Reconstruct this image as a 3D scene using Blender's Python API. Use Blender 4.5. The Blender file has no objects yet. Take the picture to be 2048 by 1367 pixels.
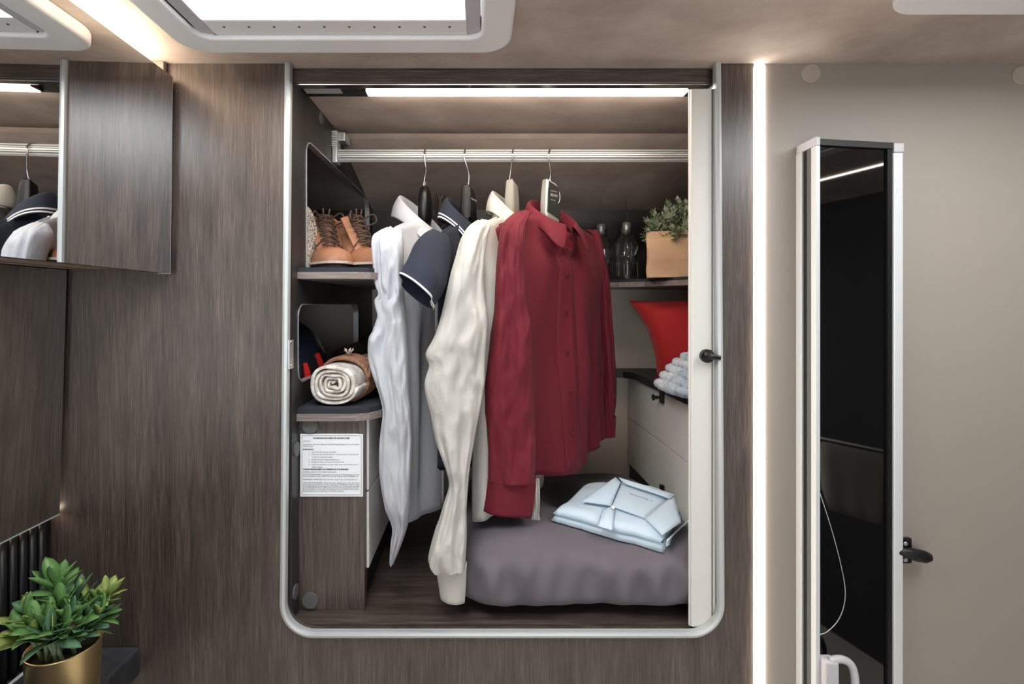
import bpy, bmesh, math, random
from mathutils import Vector, Matrix, noise as mnoise
random.seed(7)
C = bpy.context.scene.collection
PI = math.pi
R = math.radians

# ------------------------------------------------------------------ camera, world, light, exposure
def W(x, t, z):                       # x to the side, t = depth from the lens, z = height above the lens
    return Vector((x, t - .95, z + 1.5))
def P(px, py, t):                     # point of the photograph at depth t
    return W((px - 960) * t / 1000, t, (610 - py) * t / 1000)
def Pz(px, py, z):                    # point of the photograph at height z
    return P(px, py, z * 1000 / (610 - py))

cam_d = bpy.data.cameras.new('camera')
cam = bpy.data.objects.new('camera', cam_d); C.objects.link(cam)
cam.location = W(0, 0, 0); cam.rotation_euler = (PI / 2, 0, 0)
cam_d.sensor_width = 36; cam_d.lens = 1000 / 2048 * 36
cam_d.shift_x = 64 / 2048; cam_d.shift_y = -73.5 / 2048
cam_d.clip_start = .02
bpy.context.scene.camera = cam
wd = bpy.data.worlds.new('world'); bpy.context.scene.world = wd; wd.use_nodes = True
wd.node_tree.nodes['Background'].inputs[0].default_value = (.75, .85, 1, 1)
wd.node_tree.nodes['Background'].inputs[1].default_value = .6
vs = bpy.context.scene.view_settings
vs.view_transform = 'Standard'; vs.look = 'None'; vs.gamma = 1; vs.use_curve_mapping = False
vs.exposure = 0.42
SKY_E = 10.5        # skylight blinds lit by the sky
FILL_E = 3.0        # added, unseen glowing surface behind the lens
LED_E = 36.0       # wardrobe strip
LEDV_E = 7.5      # upright strip
LEDC_E = 46.0      # strip on the mirror cabinet
LEDM_E = 9.0       # strip under the lower mirror
WARM = (1, .83, .64)

# ------------------------------------------------------------------ materials
def srgb(r, g, b):
    f = lambda c: ((c / 255 + .055) / 1.055) ** 2.4 if c > 10 else c / 255 / 12.92
    return (f(r), f(g), f(b), 1)
def mat(name, col, rough=.5, metal=0, spec=.5, var=None, bump=None, coat=0, sheen=0, trans=0, ior=1.45):
    """var = (scale xyz, second colour, contrast low, contrast high, detail); bump = (scale xyz, strength, distance)"""
    m = bpy.data.materials.new(name); m.use_nodes = True
    nt = m.node_tree; b = nt.nodes['Principled BSDF']
    b.inputs['Base Color'].default_value = col
    b.inputs['Roughness'].default_value = rough; b.inputs['Metallic'].default_value = metal
    b.inputs['Specular IOR Level'].default_value = spec; b.inputs['IOR'].default_value = ior
    b.inputs['Coat Weight'].default_value = coat; b.inputs['Coat Roughness'].default_value = .15
    b.inputs['Sheen Weight'].default_value = sheen; b.inputs['Transmission Weight'].default_value = trans
    tc = nt.nodes.new('ShaderNodeTexCoord')
    def nz(scale, detail=5, rough_=.6):
        mp = nt.nodes.new('ShaderNodeMapping'); mp.inputs['Scale'].default_value = scale
        nt.links.new(tc.outputs['Object'], mp.inputs['Vector'])
        n = nt.nodes.new('ShaderNodeTexNoise'); n.inputs['Scale'].default_value = 1
        n.inputs['Detail'].default_value = detail; n.inputs['Roughness'].default_value = rough_
        nt.links.new(mp.outputs[0], n.inputs['Vector']); return n.outputs['Fac']
    if var:
        f = nz(var[0], var[4] if len(var) > 4 else 5)
        cr = nt.nodes.new('ShaderNodeValToRGB')
        cr.color_ramp.elements[0].position = var[2]; cr.color_ramp.elements[1].position = var[3]
        cr.color_ramp.elements[0].color = col; cr.color_ramp.elements[1].color = var[1]
        nt.links.new(f, cr.inputs[0]); nt.links.new(cr.outputs[0], b.inputs['Base Color'])
    if bump:
        bs = bump if isinstance(bump, list) else [bump]
        prev = None
        for s, st, d in bs:
            bn = nt.nodes.new('ShaderNodeBump'); bn.inputs['Strength'].default_value = st; bn.inputs['Distance'].default_value = d
            nt.links.new(nz(s), bn.inputs['Height'])
            if prev: nt.links.new(prev.outputs[0], bn.inputs['Normal'])
            prev = bn
        nt.links.new(prev.outputs[0], b.inputs['Normal'])
    return m
def emit(name, col, e):
    m = bpy.data.materials.new(name); m.use_nodes = True; nt = m.node_tree
    nt.nodes.remove(nt.nodes['Principled BSDF'])
    n = nt.nodes.new('ShaderNodeEmission'); n.inputs[0].default_value = (*col[:3], 1); n.inputs[1].default_value = e
    nt.links.new(n.outputs[0], nt.nodes['Material Output'].inputs[0]); return m
def wood(name, grain, dark, mid, light, rough=.38):
    m = bpy.data.materials.new(name); m.use_nodes = True; nt = m.node_tree; b = nt.nodes['Principled BSDF']
    tc = nt.nodes.new('ShaderNodeTexCoord')
    def nz(scale, detail, dist=0):
        mp = nt.nodes.new('ShaderNodeMapping'); mp.inputs['Scale'].default_value = scale
        nt.links.new(tc.outputs['Object'], mp.inputs['Vector'])
        n = nt.nodes.new('ShaderNodeTexNoise'); n.inputs['Scale'].default_value = 1; n.inputs['Detail'].default_value = detail
        n.inputs['Roughness'].default_value = .65; n.inputs['Distortion'].default_value = dist
        nt.links.new(mp.outputs[0], n.inputs['Vector']); return n.outputs['Fac']
    k = {'v': lambda a, l: (a, a, l), 'h': lambda a, l: (l, a, a), 'd': lambda a, l: (a, l, a)}[grain]
    fine = nz(k(330, 13), 3); band = nz(k(38, 2.6), 4, .8); broad = nz(k(8, 1.1), 2)
    def math_(op, x, y):
        n = nt.nodes.new('ShaderNodeMath'); n.operation = op
        for i, q in enumerate((x, y)):
            if isinstance(q, (int, float)): n.inputs[i].default_value = q
            else: nt.links.new(q, n.inputs[i])
        return n.outputs[0]
    f = math_('ADD', math_('ADD', math_('MULTIPLY', fine, .46), math_('MULTIPLY', band, .30)), math_('MULTIPLY', broad, .24))
    cr = nt.nodes.new('ShaderNodeValToRGB'); e = cr.color_ramp.elements
    e[0].position = .37; e[0].color = dark; e[1].position = .66; e[1].color = light
    x = e.new(.5); x.color = mid
    nt.links.new(f, cr.inputs[0]); nt.links.new(cr.outputs[0], b.inputs['Base Color'])
    b.inputs['Roughness'].default_value = rough; b.inputs['Specular IOR Level'].default_value = .75
    bn = nt.nodes.new('ShaderNodeBump'); bn.inputs['Strength'].default_value = .25; bn.inputs['Distance'].default_value = .0006
    nt.links.new(fine, bn.inputs['Height']); nt.links.new(bn.outputs[0], b.inputs['Normal'])
    return m

M = {}
WD, WM_, WL = srgb(45, 38, 34), srgb(76, 65, 59), srgb(112, 99, 91)
M['wood'] = wood('dark oak upright', 'v', WD, WM_, WL, .36)
M['wood_h'] = wood('dark oak lengthwise', 'h', WD, WM_, WL, .4)
M['wood_black'] = wood('blackened oak', 'v', srgb(26, 24, 24), srgb(40, 37, 36), srgb(58, 53, 51), .5)
M['wood_edge'] = wood('grey oak edging', 'h', srgb(92, 82, 77), srgb(124, 112, 106), srgb(160, 148, 140), .45)
M['ceiling'] = mat('taupe ceiling cloth', srgb(178, 162, 151), .75, spec=.25, var=((7, 9, 7), srgb(206, 191, 180), .36, .66, 6), bump=((40, 40, 40), .15, .002))
M['beige'] = mat('beige laminate', srgb(149, 140, 131), .5, var=((1.5, 1.5, 1.5), srgb(155, 146, 137), .3, .7))
M['cabin'] = mat('white cabin wall', srgb(236, 232, 226), .6)
M['beige_back'] = mat('pale beige liner', srgb(238, 228, 214), .6)
M['alu'] = mat('satin aluminium', srgb(205, 207, 208), .38, .65)
M['alu_w'] = mat('pale grey profile', srgb(214, 216, 215), .38, .15)
M['trim'] = mat('pale grey edge trim', srgb(190, 194, 194), .35, .25)
M['chrome'] = mat('bright wire', srgb(225, 222, 218), .16, 1)
M['white'] = mat('white plastic', srgb(242, 240, 240), .35)
M['greywhite'] = mat('grey white plastic', srgb(196, 192, 196), .4)
M['lacq'] = mat('warm white front', srgb(234, 230, 222), .45)
M['doorgrey'] = mat('pale grey slat', srgb(222, 219, 211), .45)
M['black'] = mat('black plastic', srgb(22, 22, 23), .4)
M['softblack'] = mat('dark grey liner', srgb(50, 49, 49), .6)
M['shelfmat'] = mat('dark blue grey felt', srgb(52, 54, 60), .85, spec=.2, bump=((600, 600, 600), .3, .001))
M['cap'] = mat('grey cap', srgb(92, 92, 90), .5)
M['capbeige'] = mat('beige cap', srgb(176, 164, 150), .45)
M['mirror'] = mat('mirror silver', srgb(228, 230, 230), .015, 1)
M['mirror_dim'] = mat('tinted mirror', srgb(214, 210, 204), .03, 1)
M['edgeglass'] = mat('ground glass edge', srgb(190, 200, 198), .25, .3)
M['stone'] = mat('dark stone laminate', srgb(50, 50, 54), .5, var=((18, 18, 18), srgb(74, 73, 76), .42, .75, 6))
M['floor'] = mat('pale vinyl floor', srgb(232, 226, 218), .5)
M['marble'] = mat('black marble', srgb(17, 17, 18), .42, var=((9, 9, 9), srgb(58, 56, 54), .62, .8, 8))
M['gold'] = mat('brushed brass', srgb(232, 206, 150), .3, 1, bump=((30, 30, 900), .05, .0004))
M['glass_black'] = mat('black glass', srgb(4, 4, 5), .03, 0, .5, ior=1.75)
M['paper'] = mat('white paper', srgb(240, 244, 248), .6)
M['ink'] = mat('black ink', srgb(30, 30, 40), .7)
M['silverink'] = mat('silver print', srgb(220, 220, 215), .4)
M['led_in'] = emit('wardrobe light', (1, .87, .72), LED_E)
M['led_v'] = emit('upright light', (1, .91, .80), LEDV_E)
M['led_c'] = emit('cabinet light', (1, .85, .66), LEDC_E)
M['led_m'] = emit('mirror light', (1, .8, .6), LEDM_E)
M['blind'] = emit('daylit blind', (.95, .98, 1), SKY_E)
M['front_fill'] = emit('added front fill', (.92, .96, 1), FILL_E)  # glow of the added surface behind the lens

# ------------------------------------------------------------------ object helpers
def meta(o, label=None, cat=None, group=None, kind=None):
    for k, v in (('label', label), ('category', cat), ('group', group), ('kind', kind)):
        if v: o[k] = v
    return o
def thing(name, label, cat, loc, group=None):
    o = bpy.data.objects.new(name, None); C.objects.link(o); o.location = loc; o.empty_display_size = .05
    return meta(o, label, cat, group)
def link(name, me, m, parent=None, smooth=False, label=None, kind=None):
    o = bpy.data.objects.new(name, me); C.objects.link(o)
    if m and not me.materials: me.materials.append(m)
    if parent:
        o.parent = parent; q = parent; mt = Matrix()
        chain = []
        while q: chain.append(q); q = q.parent
        for q in reversed(chain): mt = mt @ q.matrix_parent_inverse @ q.matrix_basis
        o.matrix_parent_inverse = mt.inverted()
    if smooth:
        for p in me.polygons: p.use_smooth = True
    if label: o['label'] = label
    if kind: o['kind'] = kind
    return o
def obj(name, bm, m, parent=None, smooth=False, label=None, kind=None, recalc=True):
    if recalc: bmesh.ops.recalc_face_normals(bm, faces=bm.faces)
    me = bpy.data.meshes.new(name); bm.to_mesh(me); bm.free()
    return link(name, me, m, parent, smooth, label, kind)
def structure(name, bm, m, smooth=False, parent=None):
    o = obj(name, bm, m, parent, smooth); o['kind'] = 'structure'; return o
def box(bm, lo, hi, bev=0, mtx=None):
    r = bmesh.ops.create_cube(bm, size=1); vs_ = r['verts']
    lo, hi = Vector(lo), Vector(hi)
    for v in vs_:
        v.co = Vector(((lo[i] + hi[i]) / 2 + v.co[i] * (hi[i] - lo[i])) for i in range(3)) if False else Vector([(lo[i] + hi[i]) / 2 + v.co[i] * (hi[i] - lo[i]) for i in range(3)])
    if bev:
        es = list({e for v in vs_ for e in v.link_edges})
        g = bmesh.ops.bevel(bm, geom=es, offset=bev, segments=2, affect='EDGES', profile=.6)
        vs_ = list({v for f in g['faces'] for v in f.verts} | {v for v in vs_ if v.is_valid})
    if mtx:
        for v in vs_: v.co = mtx @ v.co
    return bm
def nb(): return bmesh.new()
def wbox(x0, x1, t0, t1, z0, z1, bev=0, bm=None):
    bm = bm or nb()
    return box(bm, W(min(x0, x1), min(t0, t1), min(z0, z1)), W(max(x0, x1), max(t0, t1), max(z0, z1)), bev)
def loft(rings, bm=None, closed=True, caps=(True, True)):
    bm = bm or nb()
    vs_ = [[bm.verts.new(p) for p in r] for r in rings]
    n = len(rings[0])
    for a, b in zip(vs_, vs_[1:]):
        for j in range(n if closed else n - 1):
            k = (j + 1) % n
            bm.faces.new((a[j], a[k], b[k], b[j]))
    if closed and caps[0]: bm.faces.new(vs_[0])
    if closed and caps[1]: bm.faces.new(list(reversed(vs_[-1])))
    return bm
def crom(pts, n):
    """Catmull-Rom through tuples"""
    out = []; L = len(pts)
    for i in range(n):
        f = i / (n - 1) * (L - 1); k = min(int(f), L - 2); u = f - k
        p0, p1, p2, p3 = pts[max(k - 1, 0)], pts[k], pts[k + 1], pts[min(k + 2, L - 1)]
        out.append(tuple(.5 * ((2 * b) + (c - a) * u + (2 * a - 5 * b + 4 * c - d) * u * u + (3 * b - a - 3 * c + d) * u ** 3)
                         for a, b, c, d in zip(p0, p1, p2, p3)))
    return out
def frame_at(d):
    d = d.normalized(); a = Vector((0, 0, 1)) if abs(d.z) < .9 else Vector((1, 0, 0))
    u = d.cross(a).normalized(); return u, d.cross(u).normalized()
def tube(pts, r, n=8, bm=None, smooth_n=0, flat=1):
    if smooth_n:
        if isinstance(r, (list, tuple)): r = [x[0] for x in crom([(x,) for x in r], smooth_n)]
        pts = [Vector(p) for p in crom([tuple(p) for p in pts], smooth_n)]
    rings = []; L = len(pts); pu = None
    for i, p in enumerate(pts):
        d = (pts[min(i + 1, L - 1)] - pts[max(i - 1, 0)])
        if d.length < 1e-9: d = Vector((0, 0, 1))
        d.normalize()
        if pu is None: u, v = frame_at(d)
        else:
            u = (pu - d * pu.dot(d)).normalized(); v = d.cross(u)
        pu = u
        rr = r[i] if isinstance(r, (list, tuple)) else r
        rings.append([p + u * math.cos(2 * PI * j / n) * rr + v * math.sin(2 * PI * j / n) * rr * flat for j in range(n)])
    return loft(rings, bm)
def lathe(prof, c, n=32, bm=None, axis=None, caps=(True, True)):
    """prof = [(radius, height)], around z at c"""
    rings = [[Vector((c[0] + r * math.cos(2 * PI * j / n), c[1] + r * math.sin(2 * PI * j / n), c[2] + h)) for j in range(n)] for r, h in prof]
    return loft(rings, bm, caps=caps)
def rrect(x0, x1, y0, y1, r, n=7):
    """rounded outline; r = radius or four (x0y0, x1y0, x1y1, x0y1)"""
    rs = r if isinstance(r, (list, tuple)) else (r,) * 4
    out = []
    for cx, cy, q, sx, sy, a0 in ((x0, y0, rs[0], 1, 1, PI), (x1, y0, rs[1], -1, 1, 1.5 * PI), (x1, y1, rs[2], -1, -1, 0), (x0, y1, rs[3], 1, -1, .5 * PI)):
        if q <= 0: out.append((cx, cy)); continue
        for i in range(n + 1):
            a = a0 + PI / 2 * i / n
            out.append((cx + sx * q + q * math.cos(a), cy + sy * q + q * math.sin(a)))
    return out
def sheet(outer, holes, to3, thick):
    """plate with holes: 2-D outlines mapped by to3(a, b, depth) and given a thickness"""
    bm = nb(); edges = []; loops = []
    for lp in [outer] + holes:
        v = [bm.verts.new((a, b, 0)) for a, b in lp]
        loops.append(v)
        edges += [bm.edges.new((v[i], v[(i + 1) % len(v)])) for i in range(len(v))]
    bmesh.ops.triangle_fill(bm, use_beauty=True, use_dissolve=False, edges=edges)
    fs = list(bm.faces)
    r = bmesh.ops.extrude_face_region(bm, geom=fs)
    for v in [g for g in r['geom'] if isinstance(g, bmesh.types.BMVert)]: v.co.z = thick
    for v in bm.verts: v.co = to3(v.co.x, v.co.y, v.co.z)
    return bm
def disc(c, nrm, r, h, n=24, bm=None, bev=.0008):
    u, v = frame_at(Vector(nrm)); nn = Vector(nrm).normalized()
    prof = [(r, 0), (r, h - bev), (r - bev, h)]
    return loft([[c + nn * hh + (u * math.cos(2 * PI * j / n) + v * math.sin(2 * PI * j / n)) * rr for j in range(n)] for rr, hh in prof], bm)
def text_mesh(body, size, org, right, up, align='LEFT', bm=None, width=None, off=.0):
    cu = bpy.data.curves.new('lettering', 'FONT'); cu.body = body; cu.size = size; cu.align_x = align; cu.offset = off
    cu.resolution_u = 2
    o = bpy.data.objects.new('lettering_tmp', cu); C.objects.link(o)
    me = bpy.data.meshes.new_from_object(o.evaluated_get(bpy.context.evaluated_depsgraph_get()))
    bpy.data.objects.remove(o)
    bm = bm or nb()
    xs = [v.co.x for v in me.vertices]
    k = 1
    if width and xs and max(xs) > min(xs): k = width / (max(xs) - min(xs))
    mp = [bm.verts.new(org + right * (v.co.x * k) + up * v.co.y) for v in me.vertices]
    for p in me.polygons:
        try: bm.faces.new([mp[i] for i in p.vertices])
        except ValueError: pass
    bpy.data.meshes.remove(me)
    return bm
def solid(o, th, off=0):
    m = o.modifiers.new('thickness', 'SOLIDIFY'); m.thickness = th; m.offset = off
def sub(o, n=1):
    m = o.modifiers.new('smoothing', 'SUBSURF'); m.levels = n; m.render_levels = n
# ------------------------------------------------------------------ setting
ZC = .459                                   # ceiling height above the lens
FL = -1.45
def q(px): return (px - 960) * .95 / 1000   # photograph column on the wardrobe wall
def h(py): return (610 - py) * .95 / 1000

# wardrobe wall with its opening
XL, XR = q(574), q(1436)
hole = [(q(577), ZC + .02)] + [(q(577) + (q(567) - q(577)) * i / 6, ZC + (h(1205) - ZC) * i / 6) for i in range(1, 7)]
rad = .058
cx, cz = q(567) + rad, h(1266) + rad
hole += [(cx + rad * math.cos(PI + PI / 2 * i / 10), cz + rad * math.sin(PI + PI / 2 * i / 10)) for i in range(1, 11)]
cx2 = q(1441) - rad
hole += [(cx2 + rad * math.cos(1.5 * PI + PI / 2 * i / 10), cz + rad * math.sin(1.5 * PI + PI / 2 * i / 10)) for i in range(0, 11)]
hole += [(q(1441) + (q(1434) - q(1441)) * i / 6, h(1205) + (ZC - h(1205)) * i / 6) for i in range(1, 7)] + [(q(1434), ZC + .02)]
hz = [p for p in hole]
outer = [(-.84, ZC + .02)] + [(-.84, FL), (q(1507), FL), (q(1507), ZC + .02)] + list(reversed(hz))
structure('wall_back', sheet(outer, [], lambda a, b, d: W(a, .95 + d, b), .022), M['wood'])
# edge trim swept round the opening
prof = [(-.0055, .022), (-.006, -.003), (-.0045, -.0065), (0, -.008), (.0045, -.0065), (.0055, -.003), (.0055, .006)]
path = [(x, z) for x, z in hole]
path[0] = (path[0][0], ZC - .001); path[-1] = (path[-1][0], ZC - .001)
rings = []
for i, (x, z) in enumerate(path):
    x0, z0 = path[max(i - 1, 0)]; x1, z1 = path[min(i + 1, len(path) - 1)]
    d = Vector((x1 - x0, z1 - z0)).normalized(); n = Vector((-d.y, d.x))      # points into the opening
    rings.append([W(x + n.x * a, .95 + b, z + n.y * a) for a, b in prof])
tr = structure('trim_1', loft(rings), M['trim'], smooth=False)
bm = wbox(-.3635, -.3608, .946, .968, h(738), h(680), .001)
obj('strike_plate', bm, M['alu'], tr)
bm = nb()
for y in (684, 731): bm = disc(W(-.3608, .953, h(y)), (1, 0, 0), .003, .0018, 12, bm)
obj('screw', bm, M['chrome'], tr)

# beige wall beside it, ceiling, floor and the rest of the cabin
bm = wbox(q(1529), 1.9, .95, .97, FL, ZC + .01)
wr = structure('wall_right', bm, M['beige'])
structure('ceiling', sheet([(-1.0, -2.6), (2.0, -2.6), (2.0, .9695), (-1.0, .9695)],
          [rrect(-.455, .005, .33, .815, .03), rrect(.645, 1.105, .22, .705, .03)], lambda a, b, d: W(a, b, ZC + d), .02), M['ceiling'])
structure('floor', wbox(-1.0, 2.0, -2.6, .98, FL - .02, FL), M['floor'])
structure('wall_left', wbox(-.86, -.84, -2.6, .98, FL, ZC + .01), M['cabin'])
structure('wall_far_side', wbox(1.9, 1.92, -2.6, .98, FL, ZC + .01), M['wood_black'])
structure('wall_behind', wbox(-1.0, 2.0, -2.6, -2.58, FL, ZC + .01), M['cabin'])

def roof_window(name, x0, x1, t0, t1):
    zb = .434
    fr = structure(name, sheet(rrect(x0, x1, t0, t1, .05, 8), [rrect(x0 + .05, x1 - .05, t0 + .05, t1 - .05, .022)], lambda a, b, d: W(a, b, zb + d), .024), M['white'])
    bv = fr.modifiers.new('edge', 'BEVEL'); bv.width = .006; bv.segments = 3; bv.limit_method = 'ANGLE'
    a0, a1, b0, b1 = x0 + .05, x1 - .05, t0 + .05, t1 - .05
    # reveal
    bm = sheet(rrect(a0 - .004, a1 + .004, b0 - .004, b1 + .004, .024), [rrect(a0, a1, b0, b1, .02)], lambda a, b, d: W(a, b, zb + .004 + d), .07)
    obj('reveal', bm, M['white'], fr)
    for s in (0, 1):
        xa = a0 if s == 0 else a1 - .026
        obj('blind_rail', wbox(xa + .001, xa + .025, b0 + .004, b1 - .004, zb + .006, zb + .03, .003), M['greywhite'], fr)
    obj('blind', wbox(a0 + .02, a1 - .02, b0 + .004, b1 - .042, zb + .029, zb + .031), M['blind'], fr)
    obj('pull_bar', wbox(a0 + .024, a1 - .022, b1 - .043, b1 + .002, zb + .006, zb + .026, .003), M['white'], fr)
    for i in range(10):
        c = W(a0 + .05 + i * (a1 - a0 - .1) / 9, b1 - .024, zb + .006)
        obj('rivet', disc(c, (0, 0, -1), .0022, .0012, 8), M['cap'], fr)
    obj('outer_dome', wbox(a0 - .003, a1 + .003, b0 - .003, b1 + .003, zb + .074, zb + .08), M['white'], fr)
    return fr
roof_window('front_fill_1', -.505, .052, .28, .865)
roof_window('front_fill_2', .594, 1.15, .17, .752)
# glowing surface added on the unseen wall behind, for frontal fill light
w3 = structure('added_window_3', wbox(-.65, 1.45, -2.58, -2.56, -1.0, .3, .004), M['white'])
obj('fill_pane', wbox(-.6, 1.4, -2.56, -2.555, -.95, .25), M['front_fill'], w3)

# cover caps on the beige wall
for (x, y, lab) in ((1621, 148, 'round beige cover cap under the ceiling above the black glass door'),
                    (2040, 152, 'round beige cover cap under the ceiling cut by the picture edge')):
    o = obj('cover_cap', disc(P(x, y, .951), (0, -1, 0), .0175, .004, 32), M['capbeige'])
    meta(o, lab, 'cover cap')
# small faint cap beside the strip
# upright light strip
t_ = thing('light_strip', 'upright glowing light strip between dark wood and beige wall', 'light strip', W(q(1518), .95, FL))
obj('housing', wbox(q(1508), q(1529), .954, .968, FL, ZC - .002), M['alu_w'], t_)
obj('diffuser', wbox(q(1508.6), q(1528), .944, .955, FL + .002, ZC - .004, .003), M['led_v'], t_)

# ------------------------------------------------------------------ wardrobe shell
XS, TB, XD = -.366, 1.70, .50
up = rrect(1.052, 1.65, .0775, .350, (.004, .004, .05, .028))
lowc = rrect(1.004, 1.5, -.158, .003, .03)
side = structure('wall_wardrobe_side', sheet([(.973, -.616), (TB, -.616), (TB, .446), (.973, .446)], [up, lowc], lambda a, b, d: W(XS - d, a, b), .012), M['wood_black'])
for lp in (up, lowc):
    rings = []
    n = len(lp)
    for i in range(n):
        a0, b0 = lp[i - 1]; a, b = lp[i]; a1, b1 = lp[(i + 1) % n]
        d = Vector((a1 - a0, b1 - b0)).normalized(); nn = Vector((d.y, -d.x))
        rings.append([W(XS + dx, a + nn.x * e, b + nn.y * e) for dx, e in ((.0015, 0), (.0015, -.0022), (-.0135, -.0022), (-.0135, 0))])
    rings.append(rings[0])
    obj('edge_band', loft(rings, caps=(False, False)), M['alu'], side)
for (x, y, r) in ((641, 236, .0135), (592, 898, .014), (590, 1182, .014)):
    t = -XS * 1000 / (960 - x)
    obj('cover_cap', disc(P(x, y, t), (1, 0, 0), r, .003, 28), M['cap'], side)
structure('floor_wardrobe', wbox(-.78, .86, .972, TB, -.64, -.616), M['wood_h'])
structure('ceiling_wardrobe', loft([[W(x, 1.066, .446), W(x, 1.30, .446), W(x, 1.315, .438), W(x, 1.36, .42), W(x, 1.72, .318), W(x, 1.72, .5), W(x, 1.066, .5)] for x in (-.78, .86)]), M['ceiling'])
structure('wall_wardrobe_back_lower', wbox(-.78, .86, TB, TB + .02, -.64, .055), M['beige_back'])
structure('wall_wardrobe_back_upper', wbox(-.78, .86, TB, TB + .02, .055, .34), M['wood_black'])
structure('wall_wardrobe_outer', wbox(-.80, -.78, .972, TB + .02, -.64, .5), M['softblack'])
structure('wall_wardrobe_inner', wbox(.86, .88, .972, TB + .02, -.64, .5), M['softblack'])
# header over the opening, with track and lamp tray
hd = structure('trim_2', wbox(-.3645, .452, .972, .985, h(164) * 1.022, ZC + .015), M['wood_h'])
obj('track', wbox(-.3645, .452, .972, .99, .428, .4345, .0015), M['chrome'], hd)
obj('track_groove', wbox(-.3645, .452, .9712, .974, .4302, .4317, 0), M['black'], hd)
obj('lamp_tray', wbox(-.372, .46, .986, 1.0658, .4445, .46), M['black'], hd)
ls = thing('light_strip', 'long glowing strip light under the top of the wardrobe opening', 'light strip', W(0, 1.04, .445))
obj('diffuser', wbox(-.233, .425, 1.022, 1.046, .4365, .4444, .0008), M['led_in'], ls)
obj('end_cap', wbox(-.238, -.2333, 1.020, 1.048, .437, .4444), M['black'], ls)
st = obj('rating_plate', wbox(-.3625, -.287, 1.02, 1.048, .4430, .4444), M['greywhite'])
meta(st, 'narrow pale plate beside the dark end of the wardrobe strip light', 'plate')

# sliding door drawn into the opening
dr = structure('door_1', wbox(.404, .452, .957, .971, h(1259), h(173), .004), M['doorgrey'])
obj('edge_profile', tube([W(.4055, .9645, h(1258.5)), W(.4055, .9645, h(173))], .0035, 10), M['lacq'], dr)
obj('groove', wbox(.4433, .4447, .9555, .958, h(1256), h(176)), M['cap'], dr)
hn = obj('door_handle', disc(P(1412, 711, .957), (0, -1, 0), .0128, .009, 28), M['black'], dr)
obj('lever', tube([P(1408, 709, .944), P(1420, 712, .942), P(1441, 716, .938)], [.006, .0062, .0045], 12), M['black'], hn, True)

# U-shaped upper shelf and lower worktop
sh_out = [(-.77, 1.002), (-.245, 1.002), (-.222, 1.012), (-.212, 1.035), (-.212, 1.42), (-.19, 1.47), (-.15, 1.49), (.30, 1.49), (.40, 1.475), (.47, 1.43), (.53, 1.34), (.60, 1.18), (.66, 1.10), (.85, 1.08), (.85, TB), (-.77, TB)]
us = thing('shelf', 'dark upper shelf carrying boots, bottles and the bagged plant', 'shelf', W(0, 1.5, .053))
obj('board', sheet(sh_out, [], lambda a, b, d: W(a, b, .053 + d), .014), M['wood_edge'], us)
inn = [(x + (0.004 if x < -.5 else -.004 if x < 0 else .004), t + .004) for x, t in sh_out]
obj('felt_mat', sheet(inn[:-2] + [(.85, TB), (-.77, TB)], [], lambda a, b, d: W(a, b, .067 + d), .009), M['shelfmat'], us)
# left drawer cabinet
lc = thing('drawer_cabinet', 'dark wood cabinet with safety notice and two pale drawers beneath the rolled blanket', 'cabinet', W(-.3, 1.3, -.616))
obj('body', wbox(-.77, -.246, 1.012, TB - .001, -.6155, -.2325), M['wood'], lc)
obj('corner_post', wbox(-.246, -.233, 1.010, 1.03, -.616, -.232, .001), M['wood'], lc)
obj('plinth', wbox(-.2459, -.243, 1.03, TB, -.616, -.545), M['black'], lc)
for z0, z1 in ((-.381, -.234), (-.541, -.3845)):
    obj('drawer', wbox(-.2455, -.229, 1.0305, TB - .02, z0, z1, .0012), M['lacq'], lc)
for y in (850, 1199):
    obj('cover_cap', disc(P(621, y, 1.0115), (0, -1, 0), .0165, .004, 32), M['cap'], lc)
wt_out = [(-.77, .998), (-.25, .998), (-.222, 1.008), (-.204, 1.035), (-.198, 1.08), (-.198, TB), (-.77, TB)]
wk = thing('worktop', 'grey-edged worktop with dark felt lying under the rolled blanket', 'worktop', W(-.4, 1.3, -.23))
obj('board', sheet(wt_out, [], lambda a, b, d: W(a, b, -.2315 + d), .014), M['wood_edge'], wk)
wt_in = [(x - .004 if x > -.5 else x, t + .004) for x, t in wt_out]
obj('felt_mat', sheet(wt_in, [], lambda a, b, d: W(a, b, -.2175 + d), .011), M['shelfmat'], wk)
ZW = -.2065
# right drawer cabinet
rc = thing('drawer_cabinet', 'white two-drawer cabinet with black latches under the red cushion', 'cabinet', W(.6, 1.4, -.616))
obj('body', wbox(.512, .85, 1.0, TB - .002, -.6155, -.236), M['lacq'], rc)
obj('plinth', wbox(.508, .514, 1.0, TB - .002, -.616, -.535), M['black'], rc)
for k, (z0, z1, zl) in enumerate(((-.377, -.240, -.249), (-.531, -.3795, -.505))):
    d_ = obj('drawer', wbox(.5, .514, 1.02, TB - .012, z0, z1, .0012), M['lacq'], rc)
    lt = obj('latch', wbox(.489, .4995, 1.352, 1.366, zl - .017, zl + .017, .002), M['black'], d_)
    if True:
        tb = bmesh.new(); tb.from_mesh(lt.data)
        tube([W(.489, 1.372, zl - .004), W(.478, 1.374, zl - .004)], .005, 10, tb)
        disc(W(.478, 1.374, zl - .004), (-1, 0, 0), .0085, .004, 14, tb)
        box(tb, W(.488, 1.366, zl - .006), W(.492, 1.38, zl - .001))
        tb.to_mesh(lt.data); tb.free()
rw = [(-.1, 1.63), (.42, 1.63), (.462, 1.618), (.485, 1.59), (.490, 1.55), (.490, 1.0), (.85, 1.0), (.85, TB), (-.1, TB)]
o = obj('worktop', sheet(rw, [], lambda a, b, d: W(a, b, -.235 + d), .021), M['wood_black'])
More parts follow.
